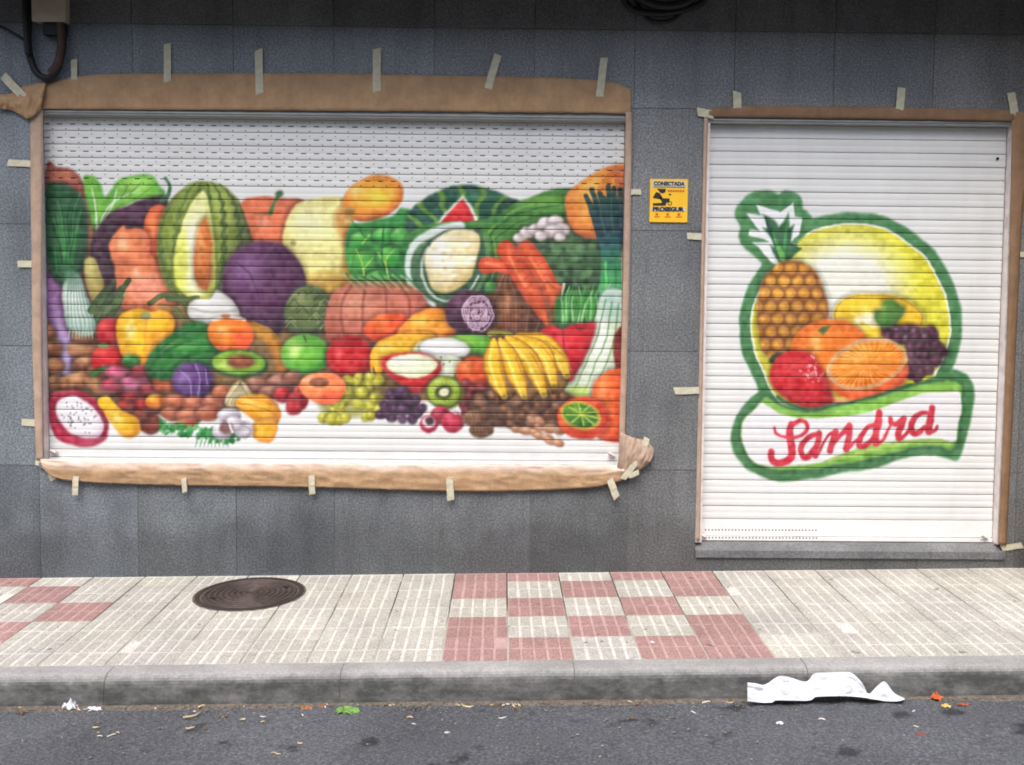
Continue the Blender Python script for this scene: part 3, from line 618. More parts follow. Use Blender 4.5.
    p(Z6([(150,318),(200,348),(260,370),(340,378),(450,354),(600,316),(750,270),(860,248),(925,252),(950,282),(948,330),(935,430),(915,525),(850,518),(760,520),(600,560),(450,592),(300,612),(200,612),(112,590),(64,545),(46,480),(56,415),(95,360),(125,335)]), lg, dark=(110,168,76), edge=5)
    p(Z6([(128,340),(150,352),(200,380),(290,402),(430,400),(560,376),(680,335),(790,302),(890,292),(944,296),(944,380),(930,440),(920,495),(850,488),(720,492),(600,508),(500,535),(400,572),(290,592),(190,600),(104,582),(62,538),(48,480),(60,415),(95,365)]), (240,238,238), soft=1)
    l(Z6([(400,578),(520,548),(640,516),(760,502),(900,506)]), 2.5, (206,222,130), 3, soft=1.5, alpha=.7)
    R = (218,58,78)
    def st(L, w=4.6, w1=None): l(Z6(L), w, R, w1, soft=.6)
    A = lambda L: [(760+x/10.24, 405+y/10.24) for x, y in L]
    B = lambda L: [(860+x/11.38, 395+y/11.38) for x, y in L]
    def sw(L, a, b=None, m=None): l(L, a, R, b, soft=.7, wm=m)
    sw(A([(150,240),(165,285),(215,320),(290,330),(370,322),(440,290),(485,235),(470,185),(420,160),(370,170),(320,200)]), 2.4, 5)
    sw(A([(318,195),(302,250),(306,330),(322,420),(325,490),(305,545),(255,580),(190,588),(130,570),(108,525),(116,482)]), 6.5, 6.5, 7.5)
    sw(A([(575,300),(510,318),(445,380),(420,460),(442,528),(500,520),(560,450)]), 4.6, 4.6, 6.4); sw(A([(600,288),(592,380),(558,480),(562,510)]), 6, 6); sw(A([(570,515),(610,470),(660,370),(700,310),(765,272)]), 3, 3)
    sw(A([(772,272),(745,380),(720,472)]), 6, 6.6); sw(A([(745,420),(800,330),(860,270),(905,225)]), 4, 5.5); sw(A([(912,215),(905,320),(882,450)]), 5.8, 7); sw(A([(890,450),(935,410),(995,345)]), 4, 3)
    sw(B([(216,190),(208,300),(188,430),(182,555)]), 6.4, 6.8); sw(B([(180,345),(95,365),(30,430),(-5,510),(0,575),(60,580),(120,535),(175,460)]), 4.4, 4.4, 6.2); sw(B([(195,560),(260,510),(300,440),(340,345)]), 4, 2.6)
    sw(B([(342,262),(345,315)]), 5, 5); sw(B([(345,305),(400,325),(450,300),(500,262)]), 5.5, 5.5); sw(B([(498,268),(470,350),(436,420),(434,485)]), 6.4, 7); sw(B([(440,500),(510,460),(580,380)]), 4.5, 3)
    sw(B([(780,200),(690,208),(610,280),(580,370),(612,435),(670,435),(745,370)]), 4.6, 4.6, 6.2); sw(B([(822,138),(804,250),(784,350),(782,425)]), 6.2, 6.8); sw(B([(790,430),(850,405),(872,348)]), 4.5, 3)
    return c

def unshade(c):
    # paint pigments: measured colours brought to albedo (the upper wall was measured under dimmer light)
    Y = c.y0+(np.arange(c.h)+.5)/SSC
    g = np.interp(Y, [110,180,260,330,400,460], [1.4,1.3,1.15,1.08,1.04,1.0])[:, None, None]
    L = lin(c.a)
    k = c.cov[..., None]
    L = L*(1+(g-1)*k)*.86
    n1 = vnoise(c.h, c.w, 9, 3)[..., None]; n2 = vnoise(c.h, c.w, 3, 5)[..., None]
    n0 = vnoise(c.h, c.w, 30, 8)[..., None]
    sat = ((L.max(2)-L.min(2))/(L.max(2)+.05))[..., None]; ks = k*np.clip(sat*1.5, 0, 1)
    L = L*(1-ks)+ks*1.04*np.clip(L, 1e-4, None)**1.10
    L = L*(1+ks*((n0-.5)*.40+(n1-.5)*.30+(n2-.5)*.12))
    L = L*(1-k*.05)+k*.05*.8*n1        # painted parts mixed faintly with a mottled pale tone
    for _ in range(1):
        P = np.pad(L, ((1,1),(1,1),(0,0)), 'edge'); L = (P[:-2,1:-1]+P[2:,1:-1]+P[1:-1,:-2]+P[1:-1,2:]+2*L)/6
    return np.clip(L, .004, .84)

def wob_field(c):
    a = [((vnoise(c.h, c.w, 26, k)-.5)*1.8+(vnoise(c.h, c.w, 8, k+9)-.5)*.7)[..., None] for k in (21, 22)]
    return a
def sample(img, c, px, py):
    x = np.clip((px-c.x0)*SSC-.5, 0, c.w-1.001); y = np.clip((py-c.y0)*SSC-.5, 0, c.h-1.001)
    xi = x.astype(int); yi = y.astype(int); fx = (x-xi)[:, None]; fy = (y-yi)[:, None]
    return (img[yi, xi]*(1-fx)+img[yi, xi+1]*fx)*(1-fy)+(img[yi+1, xi]*(1-fx)+img[yi+1, xi+1]*fx)*fy
def wall2photo(X, Y, Z):                    # fixed plane-to-drawing homography: where on the drawing a point of the slats lies
    dx, dy, dz = X-CAM.x, Y-CAM.y, Z-CAM.z
    a = dx*RT.x+dy*RT.y+dz*RT.z; b = dx*UP.x+dy*UP.y+dz*UP.z; w = dx*f_.x+dy*f_.y+dz*f_.z
    return 512+FOC*a/w, 382.5-FOC*b/w

SY = .07        # shutters hang 7 cm behind the face of the stone
PITCH = .0765
PROF = [(0,.0045),(.022,.0045),(.034,-.0004),(.08,-.0013),(.16,-.0022),(.28,-.0027),(.38,-.0023),(.45,-.0013),(.485,-.0005),(.525,-.0011),(.57,-.0014),(.66,-.0018),(.74,-.0017),(.80,-.0014),(.84,-.0011),(.92,-.0005),(.976,0),(.988,.0045)]
def curtain(name, x0, x1, z0, n, canvas, parent, perf=()):
    img = unshade(canvas)
    nx = int((x1-x0)*300); xs = np.linspace(x0, x1, nx)
    zs = []; ys = []; sl = []
    for k in range(n):
        for s, y in PROF: zs.append(z0+(k+s)*PITCH); ys.append(SY+y); sl.append((k, s))
    zs.append(z0+n*PITCH); ys.append(SY+.004); sl.append((n, 0))
    zs = np.array(zs); ys = np.array(ys); ny = len(zs)
    wob = .0012*np.sin(xs*2.3+1)+.0008*np.sin(xs*7.1)
    V = np.zeros((ny, nx, 3)); V[..., 0] = xs; V[..., 1] = ys[:, None]+wob; V[..., 2] = zs[:, None]
    # slats never hang perfectly level or equally seated
    kk = np.array([s[0] for s in sl]); offs = rng.normal(0, .0008, n+1); V[..., 1] += offs[kk][:, None]
    V[..., 1] += (rng.normal(0, .0006, n+1)[kk][:, None])*np.sin(xs*1.1+kk[:, None])
    idx = np.arange(ny*nx).reshape(ny, nx)
    Q = np.stack([idx[:-1, :-1], idx[:-1, 1:], idx[1:, 1:], idx[1:, :-1]], -1)
    keep = np.ones(Q.shape[:2], bool)
    for k in perf:
        base = k*len(PROF); per = 22
        c = np.arange(nx-1) % per
        keep[base+8, c < 9] = False; keep[base+7, c < 9] = False
        keep[base+12, (c == 15) | (c == 14)] = False; keep[base+3, (c == 15) | (c == 14)] = False
    Q = Q[keep]
    me = bpy.data.meshes.new(name); P = V.reshape(-1, 3)
    me.vertices.add(len(P)); me.vertices.foreach_set('co', P.ravel())
    me.loops.add(Q.size); me.loops.foreach_set('vertex_index', Q.ravel().astype(np.int32))
    me.polygons.add(len(Q)); me.polygons.foreach_set('loop_start', (np.arange(len(Q))*4).astype(np.int32))
    me.update(calc_edges=True); me.validate()
    me.polygons.foreach_set('use_smooth', [True]*len(me.polygons))
    px, py = wall2photo(P[:, 0], np.full(len(P), SY), P[:, 2])
    ha, hb_ = wob_field(canvas); px = px+sample(ha, canvas, px, py)[:, 0]; py = py+sample(hb_, canvas, px, py)[:, 0]
    C = sample(img, canvas, px, py)
    # shade in the folds between the slats, put into the paint colour
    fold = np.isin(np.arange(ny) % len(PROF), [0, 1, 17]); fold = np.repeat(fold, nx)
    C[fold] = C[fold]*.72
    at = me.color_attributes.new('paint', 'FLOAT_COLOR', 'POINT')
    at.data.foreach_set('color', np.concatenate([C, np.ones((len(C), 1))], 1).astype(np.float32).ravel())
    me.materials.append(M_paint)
    o = bpy.data.objects.new(name, me); COL.objects.link(o); o.parent = parent
    o.matrix_parent_inverse = Matrix.Translation(parent.location).inverted()
    return o

# ------------------------------------------------------------------ shutters
WX0, WX1 = onwall(46.5, 300, SY).x, onwall(622.5, 300, SY).x
WZB = (onwall(52, 448.5, SY).z+onwall(618, 454, SY).z)/2 - .068
WZT = (onwall(45, 117.5, SY).z+onwall(626, 121, SY).z)/2
DX0, DX1 = onwall(704, 330, SY).x, onwall(1000, 330, SY).x
DZB = (onwall(700, 540, SY).z+onwall(992, 541.3, SY).z)/2
DZT = (onwall(710, 124, SY).z+onwall(1005, 128, SY).z)/2
def shutter(nm, label, x0, x1, zb, zt, zline, canvas, perf_top, railw):
    r = empty(nm, ((x0+x1)/2, SY, zb)); tag(r, label, 'roller shutter')
    n = int(math.ceil((zt+.03-zline)/PITCH))
    cu = curtain('slat_curtain', x0+.004, x1-.004, zline, n, canvas, r, perf_top(n, zline))
    b = MB()  # bottom bar with a rolled lip
    b.box(x0+.004, x1-.004, SY-.004, SY+.012, zb+.026, zline-.001)
    b.box(x0+.004, x1-.004, SY-.014, SY+.012, zb, zb+.022)
    bar = b.build('bottom_bar', M_white, r)
    for s in (0, 1):
        g = MB(); xa = x0-railw if s == 0 else x1; xb = xa+railw
        g.box(xa, xb, .012, SY+.03, zb-.004, zt+.03)
        xi = (xb if s == 0 else xa); g.box(*( (xi-.006, xi+.001) if s == 0 else (xi-.001, xi+.006)), SY-.03, SY-.0225, zb-.004, zt+.03)
        g.build('guide_rail', M_rail, r)
    t = MB(); t.box(x0-railw, x1+railw, .008, SY+.05, zt, zt+.054); t.box(x0-railw, x1+railw, .001, .0075, zt+.010, zt+.018)
    t.build('head_cover', M_alu, r)
    return r, bar
lineW = (onwall(52, 448.5, SY).z+onwall(618, 454, SY).z)/2
def pw(n, zl):
    zt = onwall(330, 139, SY).z; k0 = int((zt-zl)/PITCH)      # slat that holds the second slotted row
    return [k for k in range(k0-3, k0+2) if k < n]
win, wbar = shutter('window_shutter', 'wide white roller shutter painted with a heap of fruit and vegetables', WX0, WX1, WZB, WZT, lineW, paint_mural(), pw, .022)
lineD = (onwall(700, 518.8, SY).z+onwall(992, 520.5, SY).z)/2
door, dbar = shutter('door_shutter', 'tall white door shutter painted with the green Sandra fruit logo', DX0, DX1, DZB, DZT, lineD, paint_logo(), lambda n, z: [], .038)
# the little drilled holes in the left half of the door's bottom bar
for py in (530.2, 537.6):
    hb = MB()
    for k in range(34):
        q = onwall(706+k*3.35, py+.012*k, SY-.016); yy = SY-.0045 if py < 535 else SY-.0145
        hb.box(q.x-.0035, q.x+.0035, yy-.001, yy+.0006, q.z-.0035, q.z+.0035)
    hb.build('drilled_holes', M_dark, door)
def latch(parent, px, py):
    q = onwall(px, py, SY-.02); b = MB(); b.box(q.x-.022, q.x+.018, SY-.024, SY-.0145, q.z-.010, q.z+.008); b.tube([(q.x-.02, SY-.03, q.z+.014), (q.x+.012, SY-.03, q.z-.004)], .006, 8)
    b.build('latch', M_rail, parent)
latch(win, 612, 455); latch(win, 54, 452); latch(door, 985, 537); latch(door, 703, 536)
q = onwall(998, 158.5, SY-.012); b = MB(); b.tube([(q.x, SY-.012, q.z), (q.x, SY-.004, q.z)], .008, 10); b.build('lock_hole', M_dark, door)

# ------------------------------------------------------------------ the building
OW = (WX0-.024, WX1+.024, WZB-.004, WZT+.055)
q1 = onwall(706, 330, 0).x
OD = (DX0-.042, DX1+.042, DZB-.088, DZT+.055)
bld = empty('shop_building', (0, .1, 0)); tag(bld, 'building front clad in speckled grey granite slabs with two shuttered openings', 'building')
XL, XR = -9.0, 9.0
# slab joints
HJ = [onwall(20, 465, 0).z, onwall(20, 345.7, 0).z, onwall(20, 224, 0).z]
ph = (HJ[2]-HJ[0])/2; zj = [HJ[0]-2*ph, HJ[0]-ph+.0, HJ[0], HJ[1], HJ[2], HJ[2]+ph]
ztop = onwall(300, 26, 0).z
zj = [-1.0, HJ[0], HJ[1], HJ[2], HJ[2]+ph, ztop]
vx = onwall(40, 520, 0).x; pv = (onwall(530, 520, 0).x-vx)/5
vj = [vx+pv*k for k in range(-12, 22)]
def sub(r, o):
    x0, x1, z0, z1 = r; a, b_, c, d = o
    if x1 <= a or x0 >= b_ or z1 <= c or z0 >= d: return [r]
    out = []
    if x0 < a: out.append((x0, a, z0, z1))
    if x1 > b_: out.append((b_, x1, z0, z1))
    m0, m1 = max(x0, a), min(x1, b_)
    if z0 < c: out.append((m0, m1, z0, c))
    if z1 > d: out.append((m0, m1, d, z1))
    return out
st_ = MB(); g = .0016
for i in range(len(vj)-1):
    for j in range(len(zj)-1):
        tone = float(np.clip(rng.normal(1, .085), .80, 1.2)); dy = rng.uniform(-.0008, .0008)
        if j == 0: tone *= .93
        rs = [(vj[i]+g, vj[i+1]-g, zj[j]+g, zj[j+1]-g)]
        for o in (OW, OD): rs = [s for r in rs for s in sub(r, o)]
        for r in rs:
            if r[1]-r[0] > .004 and r[3]-r[2] > .004: st_.box(r[0], r[1], dy, .03, r[2], r[3], (tone*rng.uniform(.98,1.0)*(1+.02*vj[i]), tone, tone*rng.uniform(1.0,1.04)*(1-.022*vj[i])))
st_.build('granite_cladding', M_gran, bld, tone=True)
up = MB()
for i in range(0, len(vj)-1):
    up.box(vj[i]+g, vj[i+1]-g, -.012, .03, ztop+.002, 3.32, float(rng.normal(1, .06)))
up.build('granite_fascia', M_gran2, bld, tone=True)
bk = MB()
def holed(mb, y0, y1, zlo, zhi, grow=0.0):
    rs = [(XL, XR, zlo, zhi)]
    for o in ((OW[0]-grow, OW[1]+grow, OW[2]-grow, OW[3]+grow), (OD[0]-grow, OD[1]+grow, OD[2]-grow, OD[3]+grow)): rs = [s for r in rs for s in sub(r, o)]
    for r in rs: mb.box(r[0], r[1], y0, y1, r[2], r[3])
holed(bk, .0035, .20, -1, 4.2); bk.build('mortar_bed', M_mortar, bld)
it = MB(); it.box(XL, XR, .201, .3, -1, 8); it.build('inner_wall', M_dark, bld)
zc = OD[2]+.087; M_sill = granite('pale_granite_sill', (.16,.165,.17), (.27,.275,.28), (.42,.42,.42))
i0 = len(MB().V); th = MB(); xa, xb = OD[0]+.001, onwall(1040, 550, 0).x
def prism(mb, P, xa, xb, tone=1):
    i = len(mb.V); n = len(P); mb.V += [(xa, y, z) for y, z in P]+[(xb, y, z) for y, z in P]
    mb.F.append(tuple(range(i, i+n))[::-1]); mb.T.append(tone); mb.F.append(tuple(range(i+n, i+2*n))); mb.T.append(tone)
    for k in range(n): mb.F.append((i+k, i+(k+1) % n, i+n+(k+1) % n, i+n+k)); mb.T.append(tone)
prism(th, [(.19, zc-.004), (.05, zc-.004), (-.012, zc-.044), (-.016, zc-.085), (.19, zc-.085)], OD[0]+.002, OD[1]-.002, 1.0)
th.build('door_threshold', M_sill, bld, tone=True)
wsill = MB(); wsill.box(OW[0]+.001, OW[1]-.001, -.012, .2, OW[2]-.03, OW[2]+.002, 1.1); wsill.build('window_sill', M_gran, bld, tone=True)
# storey above: the floor slab that overhangs the shop front and the wall over it
M_slab = plain('rough_render', (120,112,104), .9, var=.15, scale=5)
sb = MB(); sb.box(XL, XR, -.62, .02, 3.33, 3.56); sb.build('overhanging_balcony', M_slab, bld)
sb = MB(); sb.box(XL, XR, -.62, -.54, 3.561, 4.5); sb.build('balcony_parapet', M_slab, bld)
sb = MB(); sb.box(3.08, 3.6, -.60, -.014, -.3, 3.32); sb.build('added_shade_block', M_slab, bld)  # unseen block, added only to shade the right end of the wall
ub = MB(); ub.box(XL, XR, .0, .2, 4.205, 9); ub.build('upper_wall', M_slab, bld)

# ------------------------------------------------------------------ kraft paper
def sheet(name, A, B, mat, label, Y=-.006, bulge=.0, nx=120, ny=8, wr=.004, cat='paper', group=None, seed=0, edge=.3, fr=9):
    """paper between two lines A (upper/left) and B, measured on the wall"""
    R2 = np.random.default_rng(seed)
    a = crspline(A, 8); b = crspline(B, 8)
    def res(P, n):
        d = np.r_[0, np.cumsum(np.hypot(*np.diff(P, axis=0).T))]; t = np.linspace(0, d[-1], n)
        return np.stack([np.interp(t, d, P[:, 0]), np.interp(t, d, P[:, 1])], 1)
    a = res(a, nx); b = res(b, nx); V = []
    sd_ = seed*7+1; asp = max(2.0, nx/ny/4)
    W = 1-np.abs(2*vnoise(ny, nx, max(2.2, fr*.9), sd_)-1)
    W = W*.6+.4*(1-np.abs(2*vnoise(ny*3, nx, fr*.5+1.5, sd_+1)[::3]-1)); W = (W-W.min())/(W.max()-W.min()+1e-6)
    ja = np.convolve(R2.normal(0, edge, nx+6), np.ones(4)/4, 'same')[3:-3]; jb = np.convolve(R2.normal(0, edge, nx+6), np.ones(4)/4, 'same')[3:-3]
    for j in range(ny):
        v = j/(ny-1)
        for i in range(nx):
            u = i/(nx-1); x = a[i]*(1-v)+b[i]*v
            w = W[j, i]**1.5
            y = Y-abs(bulge)*math.sin(math.pi*min(1, v*1.0))-wr*w
            q = onwall(x[0], x[1]+(ja[i] if j == 0 else jb[i] if j == ny-1 else 0), min(y, -.003)); V.append(q)
    F = [(j*nx+i, j*nx+i+1, (j+1)*nx+i+1, (j+1)*nx+i) for j in range(ny-1) for i in range(nx-1)]
    n0 = len(V); V += [v+Vector((0, .0012, 0)) for v in V]; F += [(d+n0, c+n0, b_+n0, a_+n0) for a_, b_, c, d in F]
    for i in range(nx-1):
        F.append((i+1, i, i+n0, i+1+n0)); k = (ny-1)*nx+i; F.append((k, k+1, k+1+n0, k+n0))
    for j in range(ny-1):
        k = j*nx; F.append((k, k+nx, k+nx+n0, k+n0)); k = j*nx+nx-1; F.append((k+nx, k, k+n0, k+nx+n0))
    c = Vector((0, 0, 0)); 
    for v in V: c += v
    c /= len(V)
    o = mesh(name, [v-c for v in V], F, mat, smooth=True); o.location = c
    # keep object coordinates for the overspray height
    return tag(o, label, cat, group)
# materials use object coordinates, so overspray height is written relative to each sheet
GP = 'brown paper masking the shutters'
sheet('masking_paper', [(30,90),(60,80),(100,74.5),(200,73.5),(330,73.5),(470,76),(560,78),(610,82),(631,89)], [(34,109),(120,109.5),(330,110.5),(500,112),(631,113.5)], M_kraft, 'long brown paper strip taped along the top of the fruit shutter', bulge=.001, nx=300, ny=12, wr=.004, group=GP, seed=1, fr=10)
sheet('masking_paper', [(30,104),(30.5,180),(31.5,270),(32.5,360),(36,460)], [(43,110),(42.3,180),(41.5,270),(41.8,360),(43,460)], M_kraftr, 'narrow brown paper strip down the left edge of the fruit shutter', bulge=.004, nx=120, ny=5, wr=.004, group=GP, seed=2)
sheet('masking_paper', [(625.8,112),(624.5,200),(623,280),(621,360),(618.5,462)], [(632,112),(631,200),(629.5,280),(627.5,360),(625,440)], M_kraftr, 'thin brown paper strip down the right edge of the fruit shutter', bulge=.003, nx=120, ny=4, wr=.003, group=GP, seed=3)
n_ = (onwall(330, 473, 0).z)
M_kraftb = kraft('kraft_paper_oversprayed', (182,148,112), (.008, .06, (238,220,208)))
sheet('masking_paper', [(40,459),(120,461),(330,463),(500,464.5),(618,465.5)], [(42,467),(54,477),(80,481.5),(140,484.5),(230,486),(330,487.5),(450,491),(540,490),(600,486),(634,476)], M_kraftb, 'baggy brown paper strip hanging along the bottom of the fruit shutter', Y=-.022, bulge=.006, nx=320, ny=16, wr=.015, group=GP, seed=4, fr=14)
sheet('masking_paper', [(621,432),(634,438),(646,441),(654,450),(652,460)], [(617,470),(622,476),(630,474),(640,470),(648,464)], M_kraftr, 'crumpled brown paper flap at the lower right corner of the fruit shutter', Y=-.014, bulge=.03, nx=40, ny=12, wr=.02, group=GP, seed=5, fr=3)
sheet('masking_paper', [(-6,93),(8,94),(20,88),(34,84),(46,82)], [(-6,109),(10,110),(22,116),(28,119),(40,111)], M_kraft, 'crumpled brown paper end at the upper left corner of the fruit shutter', Y=-.016, bulge=.02, nx=40, ny=12, wr=.018, group=GP, seed=6, fr=3)
sheet('masking_paper', [(706,112),(716,107.5),(760,106),(850,106.5),(930,108),(1014,110)], [(706,117),(800,118),(900,119.5),(1014,121.5)], M_kraftd, 'brown paper strip along the top of the logo shutter', bulge=.005, nx=140, ny=5, wr=.005, group=GP, seed=7)
sheet('masking_paper', [(704,114),(702.5,200),(700.5,300),(699,400),(696.5,541)], [(708,117),(706,200),(704,300),(702.3,400),(699.8,541)], M_kraftr, 'sliver of brown paper down the left edge of the logo shutter', bulge=.002, nx=100, ny=3, wr=.002, group=GP, seed=8)
sheet('masking_paper', [(1012,112),(1010.5,200),(1008,300),(1004.5,400),(998,545)], [(1036,112),(1024,200),(1018,300),(1013.5,400),(1006.5,545)], M_kraftd, 'brown paper strip down the right edge of the logo shutter', bulge=.008, nx=120, ny=7, wr=.008, group=GP, seed=9)

# ------------------------------------------------------------------ masking tape
def tape(x0, y0, x1, y1, w, label, lift=.0, Y=-.014):
    P = onwall(x0, y0, 0); Q = onwall(x1, y1, 0); d = (Q-P); L = d.length; d.normalize(); n = Vector((-d.z, 0, d.x)); hw = w/173.6/2
    c = (P+Q)/2; V = []; n1 = 9
    sk = random.uniform(-.4, .4)*hw
    for i in range(n1):
        t = i/(n1-1); y = Y+.001-.004*math.sin(t*math.pi)*random.uniform(.3, 1)-lift*t
        e0 = sk*(1 if t in (0, 1) else 0)
        for s in (-1, 1):
            jt = random.uniform(-.0012, .0012)
            p = P+d*(t*L+(e0*s))+n*(s*hw+jt); V.append(Vector((p.x, min(y, -.004), p.z))-Vector((c.x, 0, c.z)))
    F = [(2*i, 2*i+1, 2*i+3, 2*i+2) for i in range(n1-1)]
    n0 = len(V); V += [v+Vector((0, .0008, 0)) for v in V]; F += [(f[3]+n0, f[2]+n0, f[1]+n0, f[0]+n0) for f in F[:n1-1]]
    for i in range(n1-1): F += [(2*i+2, 2*i+2+n0, 2*i+n0, 2*i), (2*i+1, 2*i+1+n0, 2*i+3+n0, 2*i+3)]
    F += [(0, n0, n0+1, 1), (2*n1-2, 2*n1-1, 2*n1-1+n0, 2*n1-2+n0)]
    o = mesh('masking_tape', V, F, M_tape); o.location = (c.x, 0, c.z)
    return tag(o, label, 'tape', 'masking tape strips holding the paper')
TP = [
 (75,60,75,80,6,'short upright tape strip just below the hanging cable loop'),
 (168,44,168,82,7,'upright tape strip on the top paper, above the eggplant stem'),
 (259,50,260,94,7.5,'long upright tape strip on the top paper, above the red pumpkin'),
 (377,49,377,92,8,'long upright tape strip on the top paper, above the yellow orange'),
 (498,55,488,89,7.5,'tape strip leaning to the right on the top paper, above the watermelon'),
 (604,58,599.5,97,7.5,'rightmost tape strip on the top paper of the fruit shutter'),
 (6,77,28,100,8,'diagonal tape strip on the crumpled upper left paper corner'),
 (8,163,36,164,6.5,'horizontal tape strip at the left paper, beside the topmost painted leaves'),
 (18,264,37,264,6.5,'horizontal tape strip at the left paper, beside the painted spring onions'),
 (22,422,40,423,7,'horizontal tape strip at the left paper, beside the painted dragon fruit'),
 (36,461,60,466,8,'pale tape wad wrapped round the lower left corner of the fruit shutter'),
 (50,470,54,480,6,'tiny torn tape piece below the lower left corner wad'),
 (79,475,78,494,6,'tape strip on the bottom paper, under the painted dragon fruit'),
 (186,477,187,491,5,'small tape strip on the bottom paper, left of the painted parsley'),
 (313,474,313.5,493,6,'tape strip on the bottom paper, under the painted peach'),
 (450,476,451,499,7,'wide tape strip on the bottom paper, under the painted kiwi and berries'),
 (609,478,616,497,7,'slanting tape strip on the bottom paper, near the lower right corner'),
 (646,437,642,452,6,'pointed tape piece on top of the lower right paper flap'),
 (645,448,622,478,6,'long diagonal tape strip folded over the lower right paper flap'),
 (628,475,638,471,5,'tiny tape piece under the lower right paper flap'),
 (626,192,641,192,5.5,'short horizontal tape strip beside the yellow alarm sign'),
 (736.5,92,737,111,8,'upright tape strip over the left end of the logo shutter'),
 (901,88,898.5,113,8,'upright tape strip over the middle of the logo shutter'),
 (1010,93,1014,116,8,'upright tape strip over the right end of the logo shutter'),
 (697,112,713,115,8,'tape knot at the upper left corner of the logo shutter'),
 (687,236,706,237,6.5,'horizontal tape strip left of the painted pineapple leaves'),
 (674,391,701,390,7,'long horizontal tape strip left of the painted Sandra banner'),
 (1008,254,1030,255,5.5,'horizontal tape strip at the right paper, level with the painted disc top'),
 (1016,117,1036,120,5,'horizontal tape strip at the upper right paper corner'),
 (1001,548,1022,545,6,'horizontal tape strip on the foot of the right paper, above the doorstep'),
]
for t in TP: tape(*t, Y=-.042 if t[0] in (79,186,313,450,609,646,645,628) else (-.036 if t[0] == 6 else -.011 if t[1] < 120 else -.006))

# ------------------------------------------------------------------ alarm sign
def text_mesh(body, size, mat, parent, loc, name='lettering', bold=.0, wx=1.0):
    cu = bpy.data.curves.new('lettering', 'FONT'); cu.body = body; cu.size = size; cu.extrude = .0006; cu.align_x = 'CENTER'; cu.align_y = 'CENTER'; cu.offset = bold
    to = bpy.data.objects.new('tmp', cu); COL.objects.link(to); bpy.context.view_layer.update()
    me = bpy.data.meshes.new_from_object(to.evaluated_get(bpy.context.evaluated_depsgraph_get())); bpy.data.objects.remove(to)
    me.materials.clear(); me.materials.append(mat)
    o = bpy.data.objects.new(name, me); COL.objects.link(o); o.parent = parent
    co = np.zeros(len(me.vertices)*3); me.vertices.foreach_get('co', co); co = co.reshape(-1, 3)
    w = co[:, 0].max()-co[:, 0].min(); k = wx/w if wx else 1
    out = np.stack([co[:, 0]*k+loc[0], loc[1]-co[:, 2], co[:, 1]+loc[2]], 1); me.vertices.foreach_set('co', out.ravel()); me.update()
    return o
M_yel = plain('yellow_enamel', (250,190,44), .45, var=.06, scale=20)
M_blk = plain('sign_ink', (44,40,40), .5, var=.1)
M_red = plain('sign_red_ink', (196,96,30), .5, var=.1)
M_gry = plain('sign_grey_band', (200,196,172), .5, var=.05)
s0 = onwall(650, 179, 0); s1 = onwall(687, 222.5, 0); sx, sz = (s0.x+s1.x)/2, (s0.z+s1.z)/2; sw, sh = s1.x-s0.x, s0.z-s1.z
sg = empty('alarm_sign', (sx, -.004, sz)); tag(sg, 'small yellow alarm company sign on the granite between the two shutters', 'sign')
b = MB(); b.box(sx-sw/2, sx+sw/2, -.008, -.0015, sz-sh/2, sz+sh/2); b.build('plate', M_yel, sg)
def zs(px, py): return (sx-sw/2+(px-155)/(575-155)*sw, sz+sh/2-(py-145)/(630-145)*sh)
b = MB(); x0, z0 = zs(175, 245); x1, z1 = zs(555, 165); b.box(x0, x1, -.0088, -.0081, z0, z1); b.build('grey_band', M_gry, sg); b = MB()
x0, z0 = zs(175, 512); x1, z1 = zs(555, 458); b.box(x0, x1, -.0088, -.0081, z0, z1); b.build('grey_band', M_gry, sg)
lx, lz = zs(365, 200); text_mesh('CONECTADA', .030, M_blk, sg, (lx-sx, -.0095+.004, lz-sz), wx=.178, bold=.0016)
lx, lz = zs(358, 487); text_mesh('PROSEGUR', .032, M_blk, sg, (lx-sx, -.0095+.004, lz-sz), wx=.180, bold=.0020)
b = MB()
def fp(L, y=-.0092):
    i = len(b.V); pts = [zs(*p) for p in L]; b.V += [(x, y, z) for x, z in pts]+[(x, -.0081, z) for x, z in pts]; n = len(L)
    b.F.append(tuple(range(i, i+n))); b.T.append(1)
    for k in range(n): b.F.append((i+k, i+n+k, i+n+(k+1) % n, i+(k+1) % n)); b.T.append(1)
fp([(228,255),(332,255),(326,292),(300,308),(270,300),(250,276)]); fp([(222,292),(262,304),(292,352),(276,372),(196,362),(190,350)])
fp([(268,330),(300,362),(372,362),(376,398),(340,412),(328,446),(276,446),(290,400),(262,368)]); fp([(190,420),(284,414),(284,446),(190,446)]); fp([(362,306),(398,318),(372,336)])
for k in range(14):
    a0, a1 = k*math.tau/14, (k+1)*math.tau/14
    fp([(378+24*math.cos(a0),418+24*math.sin(a0)),(378+24*math.cos(a1),418+24*math.sin(a1)),(378+16*math.cos(a1),418+16*math.sin(a1)),(378+16*math.cos(a0),418+16*math.sin(a0))])
fp([(190,232),(540,232),(540,240),(190,240)])
b.build('burglar_pictogram', M_blk, sg)
b = MB()
for k in range(7): fp([(352+k*27,266),(372+k*27,266),(372+k*27,290),(352+k*27,290)])
b.build('small_print', M_red, sg)
for cx in (235, 355, 480): b = MB(); fp([(cx-14,530),(cx+14,530),(cx+14,556),(cx-14,556)]); fp([(cx-30,566),(cx+34,566),(cx+34,576),(cx-30,576)]); b.build('small_icon', M_red, sg)

